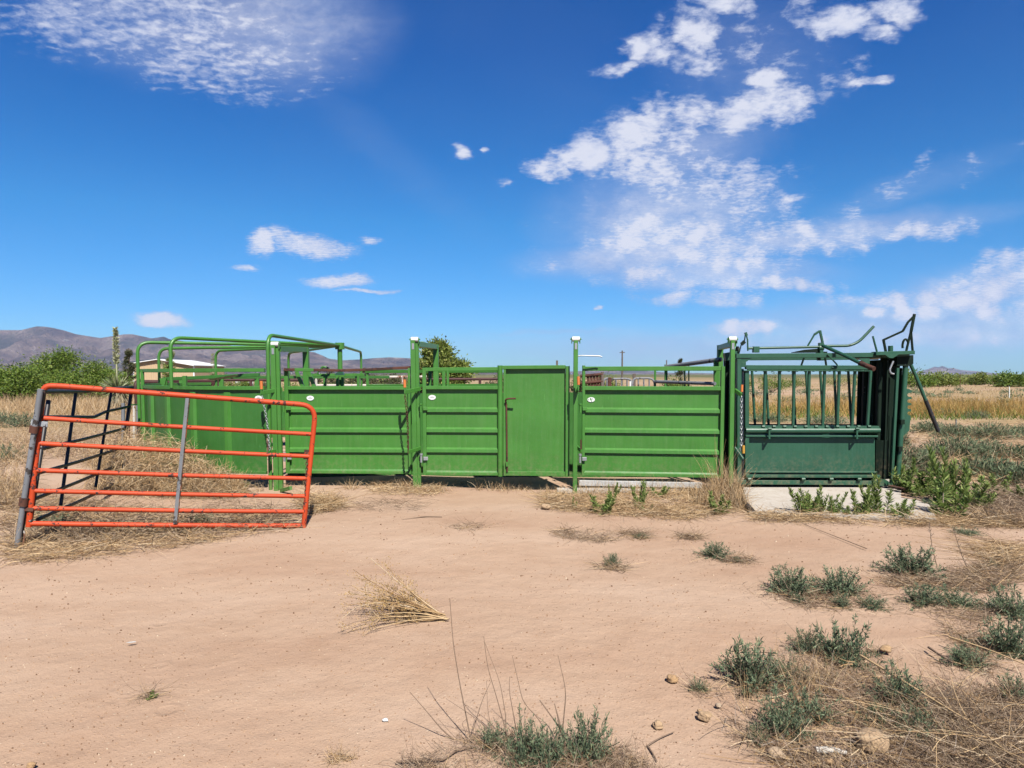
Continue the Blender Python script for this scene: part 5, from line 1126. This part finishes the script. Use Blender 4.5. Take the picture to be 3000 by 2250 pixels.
lying(g, to_ground(poly_pts([(960, 2200), (1010, 2205), (1060, 2215), (1000, 2232), (960, 2235)], 160)), (.03, .09), (.001, .0025), .9, .6, 0, .005)
stuff(g, 'dead_weed_mat', [STRAW, GREYSTRAW])
# FOOT LITTER: dead leaves and stems caught round each weed
g = Veg()
for px, py, w in FEET:
    n = int(18+w*.5); c = np.stack([rng.normal(px, w*.42, n), rng.normal(py+2, w*.09+2, n)], 1); k = .35+.65*min(1, G(px, py).y/8)
    if py > 1700: tuft(g, px+rng.uniform(-.4, .4)*w, py, 9, (.05, .16), w*.5, rng.integers(2), (.0012, .0028), .6)
    lying(g, to_ground(c), (.03, .16), (.0014*k+.0006, .003*k+.001), .5, .8, 1, .012); lying(g, to_ground(c[:n//3]), (.05, .2), (.0014*k+.0006, .003*k+.001), .4, .6, 0, .012)
stuff(g, 'dead_leaf_litter', [STRAW, GREYSTRAW])
# yellow grass band and the far fields
def field(x0, x1, y0, y1, n): return np.stack([rnd(n, x0, x1), rnd(n, y0, y1), np.zeros(n)-.02], 1)
def wedge(pxa, pxb, d0, d1, n):
    d = np.sqrt(rng.uniform(d0*d0, d1*d1, n)); x = (rnd(n, pxa, pxb)-1500)/F*d; return np.stack([x, d, np.zeros(n)-.02], 1)
g = Veg()
standing(g, clumped(wedge(1500, 3400, 26, 36, 26000), .60, .45), (.25, .80), (.010, .020), .34, .4, 0, .3); standing(g, clumped(wedge(1500, 3400, 25, 33, 9000), .55, .8), (.12, .42), (.012, .03), .55, .4, 1)
stuff(g, 'yellow_grass', [YGRASS, MESQ])
g = Veg()
standing(g, clumped(wedge(400, 3500, 40, 100, 13000), .8, .16), (.12, .36), (.02, .045), .35, .35, 0); standing(g, clumped(wedge(-400, 900, 28, 60, 9000), .2, .4), (.25, .6), (.015, .03), .35, .35, 0)
standing(g, clumped(wedge(500, 2000, 16, 40, 9000), .3, .4), (.15, .45), (.010, .022), .45, .4, 0)
stuff(g, 'field_grass', [STRAW])
# blue-green brush on the right of the chute
g = Veg()
# scrub dotted through the dry field
scr = wedge(2000, 3300, 37, 70, 46)
for x, y, _ in scr:
    k = 170; c = sph(k, 1.0)*rng.uniform(.3, 1, k)[:, None]*np.array([rng.uniform(.4, 1.3), .5, rng.uniform(.2, .55)])+np.array([x, y, 0]); g.leaves(c, rng.normal(size=(k, 3))+np.array([0, 0, .5]), rnd(k, .10, .22), rnd(k, .03, .06), 0)
def brush(px, py, w, h, n):
    p = G(px, py); d = p.y; W = M1(w, d)/2; Hh = M1(h, d); c = sph(n, 1.0)*rng.uniform(.3, 1, n)[:, None]*np.array([W, W*.7, Hh])+np.array([p.x, p.y, 0]); a = unit(c-np.array([p.x, p.y, -.2]))+rng.normal(size=(n, 3))*.5
    g.leaves(c, a, rnd(n, .05, .11), rnd(n, .010, .022), 0); m = n//9; d2 = sph(m, 1.0); d2[:, 2] += .3; g.strips(np.tile(np.array([p.x, p.y, 0]), (m, 1))+rng.normal(size=(m, 3))*np.array([W*.4, W*.3, .0]), d2, rnd(m, Hh*.7, Hh*1.25), .006, .3, 3, 1)
for px, py, w, h, n in [(2600, 1395, 130, 110, 2600), (2680, 1388, 150, 80, 2400), (2800, 1345, 220, 70, 3000), (2900, 1340, 160, 50, 1600), (2890, 1400, 200, 60, 2400), (2980, 1420, 160, 60, 2200), (2720, 1268, 110, 34, 1500), (2790, 1280, 130, 38, 1800), (2900, 1285, 190, 46, 2500), (2990, 1280, 90, 34, 1200), (2620, 1310, 90, 60, 1500), (2860, 1225, 90, 22, 900), (2985, 1345, 60, 40, 700), (2560, 1235, 60, 30, 600), (2250, 1235, 160, 24, 1500), (2420, 1240, 160, 22, 1400), (1990, 1330, 1, 1, 10), (3080, 1360, 160, 60, 1500), (2760, 1215, 120, 18, 800), (2960, 1200, 100, 16, 700)]: brush(px, py, w, h, n)
pl = [(2560, 1250), (3150, 1230), (3150, 1420), (2860, 1430), (2660, 1330)]
lying(g, clumped(to_ground(poly_pts(pl, 5000)), .4, 1.2), (.15, .6), (.005, .010), .25, .6, 2, .05)
stuff(g, 'blue_green_brush', [BRUSH, GREYSTRAW, STRAW])

# ------------------------------------------------------------------ uprooted bush, twigs, rocks, pebbles
def uprooted():
    root = G(1306, 1822)+V((0, 0, .02)); t = thing('uprooted_bush', 'uprooted dry bush lying on its side on the bare dirt', 'dry bush', grounded(root, 0))
    n = 64; az = radians(180)+np.clip(rng.normal(-.24, .30, n), -.85, .3); el = np.clip(rng.uniform(-.02, .5, n), 0, .5); L = rnd(n, .40, .72)
    d = np.stack([np.cos(az)*np.cos(el), np.sin(az)*np.cos(el), np.sin(el)], 1); b = np.tile(np.array(root), (n, 1))+rng.normal(size=(n, 3))*.008
    g = Veg(); pts = g.strips(b, d, L, rnd(n, .005, .009), .36, 6, 0, droop=.16)
    s = MB()
    for i in range(n): s.tube([V(p) for p in pts[i]], .0038, 5, .0014)
    s.build('stem', STRAW, t)
    g = Veg()
    for i in range(n):
        k = 14; tt = rng.uniform(.3, 1, k)*6; j = np.minimum(tt.astype(int), 5); f = (tt-j)[:, None]; p = pts[i][j]*(1-f)+pts[i][j+1]*f; a = unit(pts[i][j+1]-pts[i][j])+rng.normal(size=(k, 3))*.6
        q = g.strips(p, a, rnd(k, .03, .10), .0022, .5, 3, 0); c = q[:, 2:4].reshape(-1, 3); c = np.repeat(c, 2, 0); g.leaves(c+rng.normal(size=c.shape)*.006, rng.normal(size=c.shape), rnd(len(c), .006, .016), .005, 1)
    g.out('twigs', [STRAW, YGRASS], t)
    m = MB(); m.tube([root+V((.02, 0, -.012)), root+V((-.03, .005, .006)), root+V((-.07, .01, .012))], .016, 8, .010); m.build('root_crown', TWIG, t)
uprooted()
def twigs():
    base = G(1400, 2205); t = thing('twig_clump', 'clump of bare grey twigs rising at the bottom of the photo', 'dead plant', grounded(base, 0))
    def c5(pts, dd): return [P(1200+x/3.016, 1700+y/3.016, dd+k*.01) for k, (x, y) in enumerate(pts)]
    for pts, dd, r in (([(565, 1490), (540, 1400), (490, 1150), (440, 900), (385, 560), (355, 160)], 3.02, .0036), ([(500, 1480), (300, 1340), (170, 1180), (0, 985)], 3.05, .0034), ([(940, 1560), (870, 1400), (820, 1220), (760, 1000), (690, 780), (655, 500)], 2.98, .003), ([(850, 1300), (850, 1200), (800, 900), (660, 540)], 3.0, .0022),
                       ([(1200, 1330), (1130, 1210), (1000, 1080), (950, 850), (905, 660)], 2.98, .0024), ([(1350, 1340), (1385, 980), (1310, 660)], 2.96, .0026), ([(1430, 1690), (1420, 1650), (1340, 1320), (1230, 1170), (1150, 1060)], 2.9, .0052), ([(1340, 1330), (1310, 1200), (1280, 1090)], 2.9, .0045), ([(1820, 1680), (1700, 1420), (1580, 1230)], 2.92, .0032),
                       ([(690, 1310), (560, 1200), (320, 1045)], 3.02, .0022), ([(970, 1500), (930, 1250), (880, 980), (885, 850)], 2.98, .0024), ([(780, 1500), (720, 1300), (690, 1150), (680, 890)], 3.0, .002), ([(480, 1460), (500, 1350), (460, 1260), (500, 1230)], 3.02, .002), ([(560, 1330), (640, 1060), (720, 890)], 3.04, .0018), ([(500, 1470), (380, 1370), (250, 1220)], 3.04, .0018), ([(1360, 1400), (1560, 1380), (1600, 1250)], 2.9, .002)):
        MB().tube(fillet(c5(pts, dd), .05, 3), r, 6, r*.4).build('twig', TWIG, t)
    m = MB(); m.tube([G(1160, 2236)+V((0, 0, .006)), G(1300, 2230)+V((0, 0, .008)), G(1340, 2205)+V((0, 0, .012)), G(1390, 2193)+V((0, 0, .01))], .005, 6, .003); m.build('ground_twig', TWIG, t)
    for pts, r, m_, lab, nm in (([G(2520, 1985)+V((0, 0, .12)), G(2700, 2090)+V((0, 0, .10)), G(2850, 2160)+V((0, 0, .06)), G(3030, 2300)+V((0, 0, .04))], .0055, STRAW, 'long pale stem slanting across the lower right tangle', 'dry_stalk'), ([G(2720, 1900)+V((0, 0, .008)), G(2755, 1925)+V((0, 0, .01)), G(2792, 1946)+V((0, 0, .008))], .007, TWIG, 'short dark stick on the dirt left of the compact weed', 'stick'), ([G(2780, 1890)+V((0, 0, .05)), G(2900, 1930)+V((0, 0, .05)), G(3020, 1970)+V((0, 0, .03))], .006, STRAW, 'pale stem lying under the dense right edge weeds', 'dry_stalk'),
                               ([G(2390, 2212)+V((0, 0, .02)), G(2440, 2213)+V((0, 0, .025)), G(2480, 2220)+V((0, 0, .02))], .016, PEEL, 'pale weathered wood piece at the bottom of the tangle', 'wood'), ([G(2452, 1980), P(2450, 1950, 4.05), P(2455, 1938, 4.05), P(2452, 1928, 4.05)], .010, YDEAD, 'pale upright bone-like stub in the dry tangle', 'stub'),
                               ([G(1895, 2190)+V((0, 0, .006)), G(1930, 2168)+V((0, 0, .008)), G(1975, 2148)+V((0, 0, .006))], .004, TWIG, 'thin grey stick on the dirt right of the bottom weeds', 'stick'), ([G(1898, 2190)+V((0, 0, .006)), G(1915, 2215)+V((0, 0, .006)), G(1925, 2235)+V((0, 0, .006))], .004, TWIG, 'dark stick below the thin grey stick', 'stick'), ([G(1180, 1526)+V((0, 0, .01)), G(1245, 1518)+V((0, 0, .02)), G(1295, 1517)+V((0, 0, .01))], .008, TWIG, 'small stick on bare dirt in front of the second alley post', 'stick'), ([G(2540, 1610)+V((0, 0, .008)), G(2330, 1528)+V((0, 0, .008))], .004, TWIG, 'thin stick lying in front of the slab weeds', 'stick'),
                               ([G(65, 1612), P(72, 1570, 6.45), P(70, 1555, 6.45)], .008, PEEL, 'pale dead twig standing at the foot of the grey gate post', 'twig')):
        m = MB(); m.tube(fillet(pts, .05, 3), r, 6, r*.6); tag(m.build(nm, m_), lab, 'stick' if nm != 'wood' else 'wood')
    for k, (a, b) in enumerate((([(2745, 1660), (2730, 1600), (2722, 1530)], 'left'), ([(2845, 1690), (2815, 1620), (2790, 1540)], 'right'))):
        d0 = G(*a[0]).y; mb = MB(); mb.tube([P(x, y, d0) for x, y in a], .004, 5, .002)
        for j in range(14): f = rng.uniform(.2, 1); i = min(1, int(f*2)); p = P(*a[i], d0).lerp(P(*a[i+1], d0), f*2-i); mb.tube([p, p+V((rng.normal()*.02, 0, .025))], .002, 4)
        tag(mb.build('dry_stalk', TWIG), 'thin dry stalk over the full dark weed, %s one' % ('left hand' if k == 0 else 'branching right hand'), 'dead plant')
twigs()
def rock(px, py, wpx, label, flat=.75, mat=None):
    p = G(px, py); r = M1(wpx/2, p.y); bm = bmesh.new(); bmesh.ops.create_icosphere(bm, subdivisions=3, radius=1)
    s = rng.uniform(0, 50, 3)
    for v in bm.verts:
        c = v.co; n = .16*sin(3.1*c.x+s[0])*sin(2.7*c.y+s[1])+.12*sin(5.3*c.z+s[2]+2*c.x)+.05*sin(11*c.x+9*c.y+s[0])+.04*sin(17*c.y+13*c.z+s[1])
        v.co = c*(1+n)
        v.co.z *= flat
    me = bpy.data.meshes.new('rock'); bm.to_mesh(me); bm.free(); me.materials.append(mat or ROCK)
    for q in me.polygons: q.use_smooth = True
    o = bpy.data.objects.new('rock', me); _link(o, None, V((p.x, p.y+r*.6, r*flat*.55))); o.scale = (r, r*.9, r); o.rotation_euler.z = rng.uniform(0, 6); tag(o, label, 'rock')
for px, py, w, lab in ((2600, 1910, 32, 'round tan rock alone on the dirt right of the upright weed'), (2281, 2228, 52, 'brown rock at the bottom left of the dry tangle'), (1930, 2136, 36, 'pale rock on the bare dirt left of the dry tangle'), (1972, 2000, 34, 'flat tan rock left of the small sprig'), (2568, 2200, 92, 'large crumbly yellow clod in the dry tangle'), (2443, 2246, 44, 'pale rock cut by the bottom edge'), (87, 2250, 26, 'grey rock at the bottom edge on the far left'), (2068, 2110, 40, 'flat yellowish rock at the left rim of the tangle'), (2106, 2072, 18, 'small stone right above the flat yellowish rock'), (2052, 2088, 16, 'small stone left of the flat yellowish rock'), (2815, 1506, 28, 'pale stone beside the big leafy weed at the slab'), (2967, 1682, 16, 'orange stone near the right edge'), (2875, 1775, 22, 'tan clod between the wide low weeds'), (1600, 1492, 28, 'reddish clod on the dirt before the slim single post'), (1846, 2222, 18, 'small yellow stone right of the bottom sprigs'), (2710, 1700, 14, 'yellow stone under the full dark weed')): rock(px, py, w, lab, .7)
rock(1128, 2114, 17, 'small bright white pebble on the dirt left of centre', .6, WHITEP)
mb = MB(); c = G(384, 1883)+V((0, 0, .006)); mb.prism([c+V((-.026, -.006, -.004)), c+V((.0, -.008, -.004)), c+V((.030, .004, -.003)), c+V((.016, .012, -.002)), c+V((-.010, .008, -.003))], V((0, 0, .001))); tag(mb.build('paper_scrap', BOARD), 'pale scrap of litter on the dirt at lower left', 'litter')
mb = MB()
for k in range(4): a = P(415+k*11, 1136+(k % 2)*.5, 14.5); mb.bar(a, a+V((.075, 0, 0)), .2, .10)
tag(mb.build('warning_plank', YGRIP), 'yellow and black plank seen over the tub rail at left', 'plank')
def pebbles():
    n = 14000; pts = to_ground(poly_pts([(-60, 1500), (900, 1500), (1500, 1480), (2200, 1540), (3060, 1550), (3060, 2300), (-60, 2300)], n))
    r = np.abs(rng.normal(size=n))**1.5*.0022+.0010; r = np.minimum(r, .008)*np.clip(pts[:, 1]/5, .7, 1.6)
    o = np.array([[1, 0, 0], [0, 1, 0], [-1, 0, 0], [0, -1, 0], [0, 0, .8], [0, 0, -.5]]); f = np.array([[0, 1, 4, 4], [1, 2, 4, 4], [2, 3, 4, 4], [3, 0, 4, 4]])
    # five-sided grains: quads made of a base ring and a smaller top ring
    k = 5; a = np.arange(k)*2*pi/k; ring = np.stack([np.cos(a), np.sin(a)], 1); rot = rnd(n, 0, 2*pi); jit = rng.uniform(.7, 1.25, (n, k))
    ca, sa = np.cos(rot)[:, None], np.sin(rot)[:, None]; x = (ring[:, 0]*ca-ring[:, 1]*sa)*jit*r[:, None]; y = (ring[:, 0]*sa+ring[:, 1]*ca)*jit*r[:, None]
    lo = np.stack([pts[:, 0:1]+x, pts[:, 1:2]+y, np.broadcast_to(pts[:, 2:3]-.002, x.shape)], -1); hi = np.stack([pts[:, 0:1]+x*.6, pts[:, 1:2]+y*.6, np.broadcast_to(pts[:, 2:3]+r[:, None]*.85, x.shape)], -1)
    v = np.concatenate([lo, hi], 1).reshape(-1, 3); b = np.arange(n)[:, None]*10; q = [b+np.array([i, (i+1) % 5, 5+(i+1) % 5, 5+i]) for i in range(5)]+[b+np.array([5, 6, 7, 8]), b+np.array([5, 8, 9, 9])]
    q = [z for z in q[:-1]]; m = mesh_np('gravel', v, np.concatenate(q, 0), [PEBB]); tag(m, kind='stuff')
pebbles()
# ------------------------------------------------------------------ camera and render settings
cam = bpy.data.cameras.new('camera'); co = bpy.data.objects.new('camera', cam); COL.objects.link(co); scene.camera = co
co.location = EYE; co.rotation_euler = (pi/2-PIT, 0, 0)
cam.sensor_fit = 'HORIZONTAL'; cam.sensor_width = 36; cam.lens = 36*F/3000; cam.shift_y = (PY0-1125)/3000
cam.clip_start = .05; cam.clip_end = 40000
vs = scene.view_settings; vs.view_transform = 'Standard'; vs.look = 'None'; vs.gamma = 1; vs.exposure = EXPO
c = scene.cycles; c.use_denoising = True; c.max_bounces = 6; c.diffuse_bounces = 2; c.transmission_bounces = 4; c.volume_bounces = 0; c.transparent_max_bounces = 8
c.volume_step_rate = 1; c.sample_clamp_indirect = 6; c.use_adaptive_sampling = True; c.adaptive_threshold = .02
scene.render.film_transparent = False

# RETINT: the yard is exposed for its sunlit side, so every painted, dry or leafy surface keeps a modest real reflectance
for m in MATS.values():
    if m.name in ('white_sticker', 'white_trim'): k = .55
    else: k = ALB
    nt = m.node_tree
    for n in list(nt.nodes):
        for s_ in [i for i in n.inputs if (n.type == 'BSDF_PRINCIPLED' and i.name == 'Base Color') or (n.type == 'BSDF_TRANSLUCENT' and i.name == 'Color')]:
            if s_.is_linked:
                src = s_.links[0].from_socket
                nt.links.new(mixc(nt, 1.0, src, (k, k, k), 'MULTIPLY'), s_)
